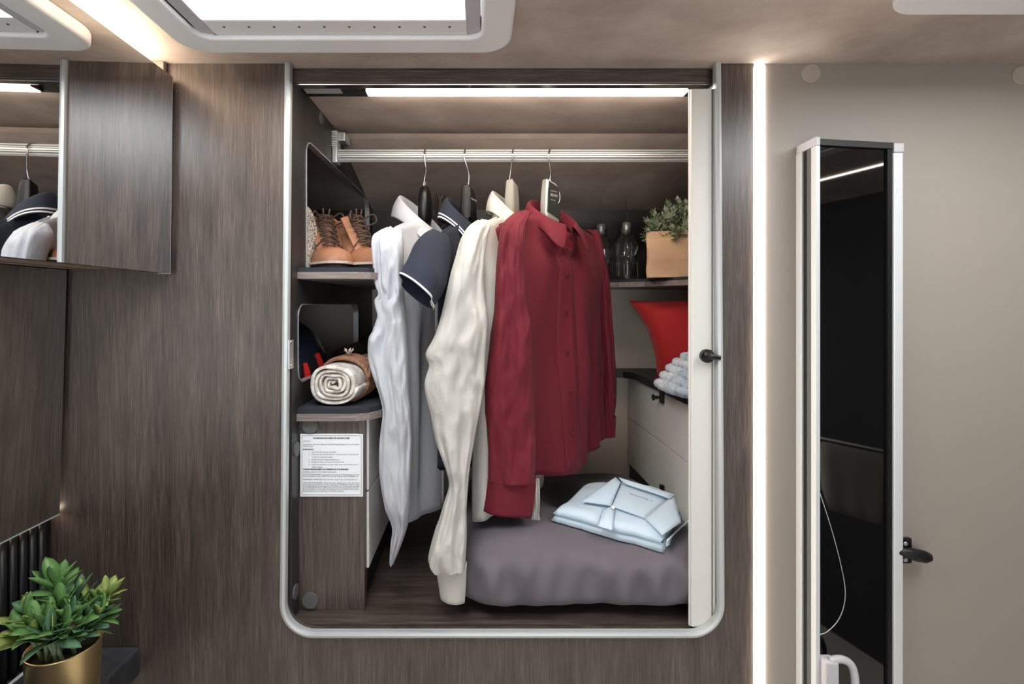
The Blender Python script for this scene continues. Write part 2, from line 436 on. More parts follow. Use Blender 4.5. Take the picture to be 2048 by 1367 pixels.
meta(o, 'black worktop over the white drawers carrying the red cushion', 'worktop')
ZR = -.214

# clothes rail
rl = thing('clothes_rail', 'ribbed pale aluminium clothes rail across the wardrobe', 'clothes rail', W(0, 1.25, .373))
ring = []
for i in range(28):
    a = 2 * PI * i / 28; rr = .0158 * (1 - (.05 if i % 2 else 0))
    ring.append((1.25 + .0125 * math.cos(a), .373 + rr * math.sin(a)))
obj('tube', loft([[W(x, a, b) for a, b in ring] for x in (-.352, .56)]), M['alu_w'], rl)
for k in range(4):
    zz = .373 + (-.008, -.003, .003, .008)[k]
    obj('groove', wbox(-.351, .56, 1.2365, 1.2395, zz - .0006, zz + .0006), M['cap'], rl)
br = obj('bracket', wbox(-.3655, -.3525, 1.233, 1.267, .352, .432, .003), M['alu'], rl)
bm = nb()
for k in range(9): wbox(-.3655, -.351, 1.229, 1.2335, .392 + k * .0042, .394 + k * .0042, 0, bm)
obj('teeth', bm, M['alu_w'], br)
obj('bracket', wbox(-.3525, -.335, 1.24, 1.29, .408, .43, .003), M['alu'], rl)

# safety notice on the cabinet
nt_ = thing('notice', 'white safety notice in black German print on the dark cabinet', 'notice', P(662, 992, 1.0105))
xa, xb, za, zb_ = (601 - 960) * 1.0105e-3, (726 - 960) * 1.0105e-3, (610 - 992) * 1.0105e-3, (610 - 867) * 1.0105e-3
obj('sheet', wbox(xa, xb, 1.0095, 1.0117, za, zb_), M['paper'], nt_)
bm = nb(); e = .0032; w_ = .0006
for (u0, u1, v0, v1) in ((xa + e, xb - e, za + e, za + e + w_), (xa + e, xb - e, zb_ - e - w_, zb_ - e), (xa + e, xa + e + w_, za + e, zb_ - e), (xb - e - w_, xb - e, za + e, zb_ - e)):
    wbox(u0, u1, 1.0092, 1.0096, v0, v1, 0, bm)
obj('border', bm, M['ink'], nt_)
LN = [('c', .012, 'SICHERHEITSHINWEISE FÜR DIE BENUTZER', .64, 1), ('l', .066, 'LÜFTUNG:', .13, 0),
      ('l', .118, 'Vergewissern Sie sich ständig, dass die Belüftungsöffnungen nicht und zu keiner', .99, 0), ('l', .150, 'Zeit blockiert sind.', .18, 0),
      ('l', .205, 'IM BRANDFALL:', .19, 1), ('n', .250, '1.   Lassen Sie alle Insassen aussteigen.', .48, 0),
      ('n', .292, '2.   Drehen Sie das Gas (Flaschen) zu und lassen Sie auch das Gasventil', .87, 0), ('m', .338, 'im Bedarf schnell abschalten.', .37, 0),
      ('n', .382, '3.   Schalten Sie den Hauptstromkreis aus.', .54, 0), ('n', .424, '4.   Schlagen Sie Alarm und rufen Sie die Feuerwehr.', .62, 0),
      ('n', .468, '5.   Löschen Sie das Feuer nur dann selbst, wenn Sie sich dabei nicht in', .87, 0), ('m', .512, 'Gefahr begeben.', .19, 0),
      ('l', .552, 'VORSICHTSMASSNAHMEN ZUR VERMEIDUNG VON BRÄNDEN:', .80, 1), ('l', .598, 'KINDER: LASSEN SIE DIE KINDER NIE ALLEIN', .58, 0),
      ('l', .642, 'FLUCHTMASSNAHMEN: Vergewissern Sie sich, wo die Notausgänge sind und', .98, 0), ('l', .670, 'wie diese geöffnet werden. Halten Sie immer die Wege zu den Notausgängen frei', .97, 0),
      ('l', .728, 'BRENNBARE MATERIALIEN: Halten Sie diese von allen Heiz- und Kochgeräten fern.', .96, 0),
      ('l', .786, 'LÖSCHEN DES FEUERS: Stellen Sie einen zugelassenen oder der Norm', .99, 0), ('l', .814, 'entsprechenden Feuerlöscher mit einer Kapazität von mindestens 1 kg in der Nähe', .99, 0),
      ('l', .842, 'des Haupteingangs auf und legen Sie eine Decke zum Feuerlöschen ebenfalls', .99, 0), ('l', .870, 'in die Nähe des Kochers. Machen Sie sich mit den Anweisungen auf dem', .98, 0),
      ('l', .898, 'Feuerlöscher und den örtlichen Vorschriften vertraut.', .98, 0), ('l', .928, 'Sicherheitshinweise zur Verhütung von Bränden beachten.', .72, 0)]
bm = nb(); wtx = xb - xa - .011; htx = zb_ - za - .010
for kind, y, s, wf, bold in LN:
    x0 = xa + .0055
    if kind == 'c': x0 += wtx * (1 - wf) / 2
    if kind == 'n': x0 += wtx * .10
    if kind == 'm': x0 += wtx * .155
    text_mesh(s, .0039, W(x0, 1.00925, zb_ - .005 - htx * y - .0035), Vector((1, 0, 0)), Vector((0, 0, 1)), bm=bm, width=wtx * wf, off=.00018 if bold else 0)
obj('lettering', bm, M['ink'], nt_, recalc=False)

# ------------------------------------------------------------------ mirror cabinet, lower mirror, vanity
tl = math.tan(R(.75))
mc = thing('mirror_cabinet', 'wall cabinet with mirrored door beside the wood wall', 'cabinet', W(-.7, .6, .06))
def mx(z): return -.5785 - (.25 - z) * tl
def slab(zt, zb, t0, t1, th, off=0):
    return loft([[W(mx(z) + o - off, t, z) for z, o in ((zt, 0), (zt, -th), (zb, -th), (zb, 0))] for t in (t0, t1)])
obj('body', loft([[W(x, t, z) for x, z in ((-.836, .415), (-.607, .415), (-.61, .068), (-.836, .068))] for t in (-.2, .946)]), mat('taupe cabinet board', srgb(164, 144, 130), .5), mc)
dm = obj('door', slab(.428, .0595, -.2, .937, .004), M['mirror'], mc)
obj('door_back', slab(.427, .060, -.2, .937, .018, .0042), M['wood'], mc)
obj('edge', slab(.429, .0588, .9372, .9384, .0225), M['edgeglass'], mc)
obj('filler_block', wbox(-.63, -.594, .938, .949, .405, .4575, .001), M['wood_edge'], mc)
obj('seam', wbox(-.745, -.742, .70, .946, .0675, .0685), M['black'], mc)
lt = thing('light_strip', 'light strip hidden on the mirror cabinet washing the ceiling', 'light strip', W(-.62, .4, .4))
obj('diffuser', wbox(-.636, -.616, -.15, .90, .417, .4275), M['led_c'], lt)

lm = thing('wall_mirror', 'tall tinted mirror panel under the mirror cabinet reflecting dark wood', 'mirror', W(-.79, .5, -.39))
def lx(z): return -.7785 - (.06 - z) * .030
obj('glass', loft([[W(lx(z) + o, t, z) for z, o in ((.066, 0), (.066, -.006), (-.392, -.006), (-.392, 0))] for t in (-.2, .942)]), M['mirror_dim'], lm)
obj('bevel_edge', loft([[W(lx(z) + o, t, z) for z, o in ((-.392, .0004), (-.392, -.006), (-.3945, -.006), (-.3945, .0004))] for t in (-.2, .9425)]), M['edgeglass'], lm)
obj('backing', loft([[W(lx(z) + o, t, z) for z, o in ((.066, -.0062), (.066, -.02), (-.388, -.02), (-.388, -.0062))] for t in (-.2, .93)]), M['softblack'], lm)
l2 = thing('light_strip', 'short light strip under the tinted mirror glowing on the wood corner', 'light strip', W(-.81, .9, -.39))
obj('diffuser', wbox(-.815, -.808, .2, .9465, -.392, -.386), M['led_m'], l2)
sp = thing('backsplash', 'fluted black marble backsplash under the tinted mirror', 'backsplash', W(-.82, .5, -.64))
obj('slab', wbox(-.8395, -.814, -.2, .946, -.644, -.395), M['marble'], sp)
rb = None
for i in range(34):
    t0 = .932 - i * .019
    if rb is None:
        pr = [(-.814, -.0008), (-.8085, .001), (-.8065, .004), (-.8065, .010), (-.8085, .013), (-.814, .0148)]
        rb = obj('rib', loft([[W(x, t0 - d, z) for x, d in pr] for z in (-.643, -.398)]), M['marble'], sp, True).data
    else:
        o = link('rib', rb, None, sp); o.matrix_basis = Matrix.Translation((0, -.019 * i, 0))
obj('sealing_bead', tube([W(-.80, -.1, -.6445), W(-.80, .946, -.6445)], .0028, 8), M['alu_w'], sp)
vn = sheet([(-.8395, -.15), (-.55, -.15), (-.55, .815), (-.58, .838), (-.625, .846), (-.645, .866), (-.645, .949), (-.8395, .949)], [], lambda a, b, d: W(a, b, -.70 + d), .053)
vn = obj('vanity_top', vn, M['stone']); bv = vn.modifiers.new('edge', 'BEVEL'); bv.width = .004; bv.segments = 2; bv.limit_method = 'ANGLE'
meta(vn, 'dark grey stone vanity top under the brass plant pot', 'counter')
# ------------------------------------------------------------------ black glass door on the beige wall
gd = thing('glass_door', 'narrow tall black glass door in a pale metal frame', 'door', W(.69, .92, FL))
zt = .3015
G0, G1 = Vector((.604, .910)), Vector((.768, .934))          # glass line in plan (x, t)
gdir = (G1 - G0).normalized(); gn = Vector((gdir.y, -gdir.x))  # faces the cabin
def gp(u, v, z): q_ = G0 + gdir * u + gn * v; return W(q_.x, q_.y, z)
L_ = (G1 - G0).length
def gbox(u0, u1, v0, v1, z0, z1, bm=None):
    return loft([[gp(u, v, z) for u, v in ((u0, v0), (u1, v0), (u1, v1), (u0, v1))] for z in (z0, z1)], bm)
obj('glass', gbox(0, L_, -.006, 0, FL + .02, zt - .008), M['glass_black'], gd)
obj('top_rail', gbox(0, L_, -.012, .006, zt - .011, zt), M['softblack'], gd)
for (t0, t1, m_, x0) in ((.894, .9075, 'alu_w', .6005), (.9075, .920, 'cap', .6015), (.920, .932, 'black', .603), (.932, .9495, 'alu_w', .5995)):
    zz = zt - .016 if t0 < .93 else zt - .016
    obj('stile' if m_ != 'black' else 'gasket', wbox(x0, .6085, t0, t1, FL + .01, zz, .0012 if m_ == 'alu_w' else 0), M[m_], gd)
obj('corner_cap', wbox(.6, .609, .894, .9495, zt - .016, zt, .002), M['greywhite'], gd)
obj('corner_cap', wbox(.767, .786, .926, .9495, zt - .018, zt - .001, .002), M['greywhite'], gd)
obj('stile', wbox(.767, .7855, .927, .9495, FL + .01, zt - .018, .003), M['alu_w'], gd)
obj('gasket', gbox(L_ - .012, L_ - .002, 0, .004, FL + .02, zt - .012), M['black'], gd)
# latch
la = thing('turn_latch', 'black turn latch screwed to the beige wall beside the black glass door', 'latch', P(1812, 1105, .945))
obj('plate', wbox((1799 - 960) * .945e-3, (1823 - 960) * .945e-3, .943, .9499, (610 - 1126) * .945e-3, (610 - 1075) * .945e-3, .003), M['black'], la)
for y in (1087, 1119):
    obj('screw', disc(P(1811, y, .9428), (0, -1, 0), .004, .0012, 12), M['alu'], la)
rs = []
for px, py, hw, hh in ((1797, 1104, .004, .004), (1806, 1103, .007, .0075), (1830, 1109, .009, .012), (1850, 1113, .009, .0115), (1862, 1114, .006, .007)):
    c = P(px, py, .930)
    rs.append([c + Vector((.25 * hw * math.cos(a), hw * math.cos(a), hh * math.sin(a))) for a in [2 * PI * k / 12 for k in range(12)]])
obj('lever', loft(rs), M['black'], la, True)
# white grip low on the glass
wg = thing('pull_grip', 'white plastic grip fixed low on the black glass door', 'handle', P(1675, 1370, .885))
obj('block', wbox((1646 - 960) * .885e-3, (1672 - 960) * .885e-3, .876, .9, (610 - 1420) * .885e-3, (610 - 1318) * .885e-3, .004), M['greywhite'], wg)
obj('loop', tube([P(x, y, .884) for x, y in ((1660, 1321), (1680, 1317), (1700, 1326), (1709, 1350), (1709, 1385), (1700, 1405), (1670, 1412))], .0066, 10, smooth_n=30), M['greywhite'], wg, True)
o = obj('cord', tube([P(x, y, .89) for x, y in ((1638, 980), (1652, 1022), (1668, 1075), (1682, 1130), (1690, 1175), (1688, 1210), (1676, 1240), (1655, 1262), (1640, 1268))], .0007, 6, smooth_n=40), M['alu'], None, True)
meta(o, 'thin cord hanging in an arc before the black glass', 'cord')
# things of the cabin that the black glass mirrors
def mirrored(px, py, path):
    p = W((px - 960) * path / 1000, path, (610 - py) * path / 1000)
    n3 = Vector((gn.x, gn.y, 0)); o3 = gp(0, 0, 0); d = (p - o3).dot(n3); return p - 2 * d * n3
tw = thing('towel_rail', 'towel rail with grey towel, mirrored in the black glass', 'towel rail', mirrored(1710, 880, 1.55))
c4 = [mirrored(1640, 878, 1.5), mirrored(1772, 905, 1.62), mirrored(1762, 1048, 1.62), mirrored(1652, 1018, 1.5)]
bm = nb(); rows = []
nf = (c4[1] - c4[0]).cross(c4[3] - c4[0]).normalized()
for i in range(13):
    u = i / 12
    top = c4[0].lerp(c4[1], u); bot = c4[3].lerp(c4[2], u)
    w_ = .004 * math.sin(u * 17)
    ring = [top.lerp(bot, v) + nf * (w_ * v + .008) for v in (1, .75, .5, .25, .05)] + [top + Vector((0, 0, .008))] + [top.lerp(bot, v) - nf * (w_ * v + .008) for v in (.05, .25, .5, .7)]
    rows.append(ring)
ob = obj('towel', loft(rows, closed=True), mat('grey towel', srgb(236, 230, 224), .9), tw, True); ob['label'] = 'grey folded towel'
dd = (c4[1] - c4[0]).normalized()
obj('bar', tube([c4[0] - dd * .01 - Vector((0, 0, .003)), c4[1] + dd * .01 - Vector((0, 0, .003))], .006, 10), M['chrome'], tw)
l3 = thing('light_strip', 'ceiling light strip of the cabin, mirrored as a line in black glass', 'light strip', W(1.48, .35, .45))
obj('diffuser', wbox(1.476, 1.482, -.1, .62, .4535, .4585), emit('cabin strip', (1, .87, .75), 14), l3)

# ------------------------------------------------------------------ plant in the brass pot
pl = thing('potted_plant', 'leafy green succulent in a shiny brass pot on the dark counter', 'plant', W(-.638, .765, -.647))
pc = W(-.636, .765, -.647)
prof = [(.040, 0), (.0415, .002), (.0475, .128), (.0485, .130), (.047, .131), (.0455, .129), (.041, .012), (.0, .012)]
obj('pot', lathe(prof[:-1], pc, 48, caps=(True, True)), M['gold'], pl, True)
obj('soil', lathe([(.0, .0), (.0445, .0), (.0445, .003), (0, .004)], pc + Vector((0, 0, .112)), 24, caps=(False, False)), mat('soil', srgb(34, 28, 24), .9), pl)
def leaf_mesh(ln, wd_, curl, thick=.0016):
    bm = nb(); n = 7; rings = []
    for i in range(n + 1):
        u = i / n
        w_ = wd_ * (.16 + .84 * math.sin(PI * min(1, (.08 + u * .92)) ** 1.25) ** .8) if 0 < u < 1 else wd_ * (.16 if u == 0 else .03)
        zc = curl * ln * (u * u) ; y = ln * u
        th = thick * (1 - .6 * u)
        rings.append([Vector((-w_, y, zc + w_ * .35)), Vector((0, y, zc + th)), Vector((w_, y, zc + w_ * .35)), Vector((0, y, zc - th))])
    loft(rings, bm); return bm
lm_g = [mat('leaf green', srgb(84, 128, 70), .42, spec=.4, var=((30, 30, 30), srgb(112, 150, 86), .35, .7)),
        mat('leaf yellow green', srgb(138, 160, 82), .42, spec=.4, var=((30, 30, 30), srgb(164, 182, 108), .35, .7)),
        mat('leaf blue green', srgb(70, 108, 78), .5, spec=.4, var=((30, 30, 30), srgb(96, 132, 100), .35, .7))]
leafmeshes = []
for k in range(9):
    bm = leaf_mesh(1.0, (.19, .215, .165)[k % 3], (.05, -.12, .16)[k // 3], .022)
    bmesh.ops.recalc_face_normals(bm, faces=bm.faces)
    me = bpy.data.meshes.new('leaf'); bm.to_mesh(me); bm.free(); me.materials.append(lm_g[0])
    for p in me.polygons: p.use_smooth = True
    leafmeshes.append(me)
lms = {}
def leaf_at(parent, base, d, ln, roll, mi, kind):
    key = (kind, mi)
    if key not in lms:
        me = leafmeshes[kind].copy(); me.materials.clear(); me.materials.append(lm_g[mi]); lms[key] = me
    o = link('leaf', lms[key], None, parent)
    d = d.normalized(); x = d.cross(Vector((0, 0, 1)))
    x = x.normalized() if x.length > .05 else Vector((1, 0, 0))
    z = x.cross(d); m_ = Matrix((x, d, z)).transposed().to_4x4()
    o.matrix_basis = Matrix.Translation(base) @ m_ @ Matrix.Rotation(roll, 4, 'Y') @ Matrix.Diagonal((ln, ln, ln, 1))
stemm = mat('pale stem', srgb(126, 146, 116), .6)
rnd = random.Random(21)
# rosettes: pixel, depth, number of leaves, leaf length, tone
ros = [(112, 1172, .765, 13, .046, 0), (190, 1218, .79, 14, .040, 0), (214, 1190, .80, 10, .037, 1), (182, 1246, .76, 12, .036, 2), (88, 1254, .72, 14, .046, 0),
       (56, 1244, .74, 11, .046, 1), (142, 1232, .73, 11, .038, 0), (102, 1270, .70, 11, .040, 2), (204, 1228, .775, 9, .036, 0), (152, 1196, .79, 11, .042, 2), (66, 1262, .715, 10, .044, 0),
       (128, 1262, .71, 10, .036, 0), (164, 1258, .735, 9, .034, 2), (36, 1262, .72, 8, .042, 1), (120, 1212, .75, 9, .040, 0), (176, 1200, .80, 9, .036, 1), (80, 1222, .75, 9, .042, 2)]
for (px, py, t, n, ln, tone) in ros:
    tip = P(px, py, t); base = pc + Vector((rnd.uniform(-.02, .02), rnd.uniform(-.02, .02), .11))
    mid = base.lerp(tip, .5) + Vector((0, 0, .012))
    obj('stem', tube([base, mid, tip], [.0028, .0026, .0022], 7, smooth_n=10), stemm, pl, True)
    ax = (tip - base); ax.z = max(ax.z, .02) + .03; ax.normalize(); u, v = frame_at(ax)
    for i in range(n):
        a = i * 2.4 + rnd.uniform(-.25, .25); el = .95 - .85 * i / n + rnd.uniform(-.1, .1)      # old leaves spread, young ones stand
        d = (u * math.cos(a) + v * math.sin(a)) * math.sin(.35 + el) + ax * math.cos(.35 + el)
        b = tip - ax * (.016 * (1 - i / n))
        mi = tone if rnd.random() < .7 else rnd.choice((0, 1, 2))
        leaf_at(pl, b, d, ln * rnd.uniform(.8, 1.12), rnd.uniform(-.5, .5), mi, rnd.randrange(9))
# ------------------------------------------------------------------ things on the shelves
ZS = .0765
LEA = mat('tan leather', srgb(150, 100, 72), .5, var=((25, 25, 25), srgb(174, 124, 94), .35, .7), bump=((160, 160, 160), .2, .001))
LEB = mat('brown leather', srgb(128, 84, 60), .55, var=((25, 25, 25), srgb(146, 100, 74), .35, .7), bump=((160, 160, 160), .2, .001))
LACE = mat('dark brown lace', srgb(74, 58, 50), .8)
RAND = mat('pale welt', srgb(196, 184, 170), .7)
SOLE = mat('dark sole', srgb(44, 38, 35), .8)
def boot(label, toe, ang, group=None):
    """toe tip on the shelf (x, t); ang = heading from toe to heel in plan"""
    b = thing('boot', label, 'boot', W(toe[0], toe[1], ZS), group)
    ca, sa = math.cos(ang), math.sin(ang)
    def B(l, s, z): return W(toe[0] + ca * l - sa * s, toe[1] + sa * l + ca * s, ZS + z * (.82 if z > .02 else 1))
    Lb = .265
    def outline(o_):
        pts = []
        for i in range(28):
            a = 2 * PI * i / 28
            l = Lb / 2 - math.cos(a) * (Lb / 2 + o_); u = l / Lb
            w_ = (.045 - .012 * max(0, min(1, (u - .35) / .35))) + o_
            pts.append((l, math.sin(a) * w_ * (1 + .12 * math.cos(a))))
        return pts
    obj('sole', loft([[B(l, s, z) for l, s in outline(o_)] for z, o_ in ((0, .002), (.012, .004), (.014, .004))]), SOLE, b)
    obj('welt', loft([[B(l, s, z) for l, s in outline(o_)] for z, o_ in ((.0135, .0085), (.0185, .0085), (.0195, .004))]), RAND, b)
    # toe box and foot
    rings = []
    for l, w_, ht in ((.004, .012, .014), (.010, .026, .030), (.027, .038, .042), (.05, .043, .048), (.08, .045, .053), (.105, .042, .062)):
        rings.append([B(l, w_ * math.cos(a), .018 + max(0, math.sin(a)) ** .8 * ht - (.004 if math.sin(a) < -.1 else 0)) for a in [2 * PI * k / 22 for k in range(22)]])
    obj('toe_cap', loft(rings), LEA, b, True)
    rings = []
    for l, w_, ht in ((.1, .0415, .06), (.13, .039, .085), (.16, .0365, .105), (.2, .036, .11), (.24, .034, .108), (.262, .026, .1), (.268, .01, .08)):
        rings.append([B(l, w_ * math.cos(a), .018 + max(0, math.sin(a)) ** .6 * ht - (.004 if math.sin(a) < -.1 else 0)) for a in [2 * PI * k / 22 for k in range(22)]])
    obj('quarter', loft(rings), LEB, b, True)
    rings = []
    for z, l0, l1, w_ in ((.085, .15, .265, .036), (.11, .155, .262, .037), (.135, .15, .262, .039), (.152, .145, .264, .041)):
        rings.append([B((l0 + l1) / 2 - math.cos(a) * (l1 - l0) / 2, math.sin(a) * w_, z) for a in [2 * PI * k / 24 for k in range(24)]])
    o = obj('shaft', loft(rings, caps=(True, False)), LEB, b, True); solid(o, .004, -1)
    for s in (-1, 1):      # eyelet facings standing up at the throat
        rings = []
        for u in [k / 6 for k in range(7)]:
            l = .085 + .055 * u; z = .07 + .095 * u; s0 = s * (.012 + .008 * u); s1 = s * (.03 + .004 * u)
            rings.append([B(l - .004, s0, z), B(l + .002, s1, z - .008), B(l + .006, s1, z - .008), B(l, s0, z)])
        obj('facing', loft(rings), LEA, b)
    obj('tongue', loft([[B(l + .006, .018 * math.cos(a), z + .004 * math.sin(a)) for a in [2 * PI * k / 10 for k in range(10)]] for l, z in ((.09, .066), (.105, .095), (.122, .13), (.132, .168))]), LEB, b, True)
    bm = nb()
    for k in range(6):
        u = k / 6
        for s in (-1, 1):
            l = .085 + .055 * u; z = .073 + .095 * u; l2 = .085 + .055 * (u + .14); z2 = .073 + .095 * (u + .14)
            tube([B(l - .006, s * .02, z), B(l - .013, 0, (z + z2) / 2 + .006), B(l2 - .006, -s * .021, z2)], .0022, 6, bm, 8)
    for s in (-1, 1):
        tube([B(.125, s * .012, .155), B(.105, s * .03, .172), B(.10, s * .036, .150), B(.115, s * .02, .135), B(.10, s * .012, .10), B(.09, s * .03, .07)], .0022, 6, bm, 22)
        tube([B(.125, s * .004, .15), B(.118, s * .008, .185)], .0022, 6, bm)
    obj('lace', bm, LACE, b, True)
    return b
boot('tan leather lace-up boot nearest the woven bowl on the upper shelf', (-.300, 1.08), R(122))
boot('tan leather lace-up boot half hidden by the white shirt', (-.202, 1.105), R(136))

bw = thing('woven_bowl', 'round woven straw bowl with black and white rim standing on edge', 'bowl', W(-.386, 1.105, ZS))
cc = W(-.386, 1.105, ZS + .0705)
def ringx(r, x, n=36): return [cc + Vector((x, r * .92 * math.cos(2 * PI * k / n), r * math.sin(2 * PI * k / n))) for k in range(n)]
o = obj('bowl', loft([ringx(.002, -.028), ringx(.03, -.026), ringx(.046, -.014), ringx(.056, 0), ringx(.054, .003), ringx(.044, -.011), ringx(.028, -.022), ringx(.002, -.024)]), mat('straw', srgb(196, 160, 112), .75, var=((300, 300, 40), srgb(160, 122, 80), .4, .6)), bw, True)
wv = mat('black and white weave', srgb(30, 30, 30), .7, var=((420, 420, 420), srgb(225, 220, 212), .47, .5, 1))
obj('rim', loft([ringx(.048, .0), ringx(.0695, .003), ringx(.0705, .006), ringx(.060, .009), ringx(.048, .004)]), wv, bw, True)

# antler ornament
an = obj('ornament', tube([W(-.14, 1.6, ZS), W(-.145, 1.6, .2), W(-.135, 1.6, .30)], [.012, .011, .008], 8, smooth_n=14), mat('grey brown antler', srgb(96, 84, 74), .8, bump=((120, 120, 120), .4, .002)), None, True)
tb = bmesh.new(); tb.from_mesh(an.data)
for a, b, c in (((-.14, .24), (-.165, .31), (-.175, .345)), ((-.135, .28), (-.128, .335), (-.143, .365)), ((-.136, .29), (-.115, .325), (-.108, .35)), ((-.14, .23), (-.10, .27), (-.085, .33)), ((-.105, .265), (-.07, .285), (-.06, .31)), ((-.13, .33), (-.12, .35), (-.125, .372))):
    tube([W(a[0], 1.6, a[1]), W(b[0], 1.595, b[1]), W(c[0], 1.59, c[1])], [.007, .006, .002], 7, tb, 9)
tb.to_mesh(an.data); tb.free()
for p in an.data.polygons: p.use_smooth = True
meta(an, 'dim branching antler ornament on the back of the shelf behind black hangers', 'ornament')

# bicycle helmet
hm = thing('bicycle_helmet', 'dark navy bicycle helmet with red stripes in the lower side opening', 'helmet', W(-.462, 1.17, ZW))
navy = mat('navy shell', srgb(24, 30, 44), .25, coat=.4); red = mat('red shell', srgb(205, 40, 38), .35, coat=.3)
hc = W(-.462, 1.18, ZW + .018)
def dome(a, e, k=1.0): return hc + Vector((.103 * k * math.cos(a) * math.cos(e), .125 * k * math.sin(a) * math.cos(e), .158 * k * math.sin(e)))
obj('shell', loft([[dome(2 * PI * j / 36, e) for j in range(36)] for e in [-.12 + (PI / 2 - .1 + .12) * i / 14 for i in range(15)]]), navy, hm, True)
def stripe(a0, a1, e0, e1, k, m_):
    rs = []
    for i in range(9):
        u = i / 8
        rs.append([dome(a0 + (a1 - a0) * u + s, e0 + (e1 - e0) * u, kk) for s, kk in ((-.10 * (1 - .6 * u), k), (.10 * (1 - .6 * u), k), (.10 * (1 - .6 * u), .97), (-.10 * (1 - .6 * u), .97))])
    return obj('stripe', loft(rs), m_, hm)
stripe(-1.18, -1.75, -.1, .62, 1.05, red); stripe(-.1, -.3, -.1, .5, 1.05, red); stripe(-.62, -.7, .0, .38, 1.05, red)
for a in (-.95, -.45):
    rs = [[dome(a + s, e, k) for s, k in ((-.09, 1.012), (.09, 1.012), (.09, .98), (-.09, .98))] for e in (.05, .25, .45)]
    obj('vent', loft(rs), M['black'], hm)
obj('rim', loft([[dome(2 * PI * j / 36, e, k) for j in range(36)] for e, k in ((-.12, 1.0), (-.12, 1.05), (.0, 1.045), (.01, 1.0))]), navy, hm, True)

# dark woven bundle and grey bag behind the rolled blanket
wbm = mat('dark brown weave', srgb(58, 46, 40), .8, var=((200, 200, 200), srgb(104, 88, 76), .45, .62))
bm = nb()
wc = W(-.345, 1.36, ZW + .062)
for k in range(9):
    r_ = .012 + .0035 * k
    tube([wc + Vector((.055 * math.sin(k) * .1 + r_ * 1.2 * math.cos(2 * PI * j / 18), -.09 + .012 * k, r_ * math.sin(2 * PI * j / 18) - .01)) for j in range(19)], .005, 6, bm)
rs = [[wc + Vector((.048 * math.cos(2 * PI * j / 20), y, .044 * math.sin(2 * PI * j / 20) - .005)) for j in range(20)] for y in (-.04, .2)]
loft(rs, bm)
o = obj('woven_bundle', bm, wbm, None, True); meta(o, 'dark brown woven bundle behind the rolled blanket', 'bundle')
rs = []
for z, a, b in ((0, .05, .04), (.02, .058, .05), (.1, .055, .045), (.15, .045, .035), (.18, .02, .018), (.186, .004, .004)):
    rs.append([W(-.255, 1.42, ZW) + Vector((a * math.cos(2 * PI * j / 20) * (1 + .06 * math.sin(j * 2.1)), b * math.sin(2 * PI * j / 20), z)) for j in range(20)])
o = obj('bag', loft(rs), mat('charcoal cloth', srgb(58, 57, 60), .85), None, True); meta(o, 'small charcoal cloth bag behind the white shirt sleeve', 'bag')

# rolled blanket
rbk = thing('rolled_blanket', 'rolled cream checked blanket tied with brown cord', 'blanket', W(-.29, 1.03, ZW))
def checks():
    m = mat('cream check cloth', srgb(214, 206, 194), .9, sheen=.2, bump=((500, 500, 500), .3, .0008)); nt = m.node_tree; b = nt.nodes['Principled BSDF']
    tc = nt.nodes.new('ShaderNodeTexCoord'); ck = nt.nodes.new('ShaderNodeTexChecker'); ck.inputs['Scale'].default_value = 1
    mp = nt.nodes.new('ShaderNodeMapping'); mp.inputs['Scale'].default_value = (48, 48, 48)
    nt.links.new(tc.outputs['UV'], mp.inputs[0]); nt.links.new(mp.outputs[0], ck.inputs['Vector'])
    ck.inputs['Color1'].default_value = srgb(226, 221, 211); ck.inputs['Color2'].default_value = srgb(202, 194, 184)
    nt.links.new(ck.outputs['Color'], b.inputs['Base Color']); return m
ax0 = W(-.301, 1.025, ZW + .0455); axd = Vector((.03, .27, 0)); ad = axd.normalized(); au = Vector((ad.y, -ad.x, 0)); av = Vector((0, 0, 1))
N = 150; turns = 4.8; rowsv = []
bm = nb(); uvl = bm.loops.layers.uv.new('UVMap'); arc = 0; prev = None
def spir(u, side):
    a = 2 * PI * turns * u + 1.1
    r_ = .0065 + .0445 * u + (.0038 if side else -.0038) + .0011 * math.sin(a * 2.3 + u * 9)
    sq = 1 + .17 * math.cos(2 * a) * u
    return (r_ * math.cos(a) * .99, r_ * math.sin(a) * .82 + .0025 * math.sin(a * 3))
prof_ = []
for i in range(N): prof_.append(spir(i / (N - 1), 1))
for i in reversed(range(N)): prof_.append(spir(i / (N - 1), 0))
ys = [0, .002, .06, .12, .18, .24, .268, .27]
gridv = []
for y in ys:
    row = []
    for k, (a, b) in enumerate(prof_):
        jut = .004 * math.sin(k * .21) + .003 * mnoise.noise(Vector((k * .11, 0, 3)))
        inset = .0016 if y in (0, .27) else 0
        c = math.hypot(a, b); f = 1
        row.append(bm.verts.new(ax0 + ad * (y + (jut if y < .05 else 0)) + au * a + av * b))
    gridv.append(row)
n = len(prof_)
arcs = [0]
for k in range(1, n): arcs.append(arcs[-1] + math.dist(prof_[k], prof_[k - 1]))
for i in range(len(ys) - 1):
    for k in range(n):
        k2 = (k + 1) % n
        f = bm.faces.new((gridv[i][k], gridv[i][k2], gridv[i + 1][k2], gridv[i + 1][k]))
        for lp, (aa, yy) in zip(f.loops, ((arcs[k], ys[i]), (arcs[k2] if k2 else arcs[k], ys[i]), (arcs[k2] if k2 else arcs[k], ys[i + 1]), (arcs[k], ys[i + 1]))): lp[uvl].uv = (aa, yy)
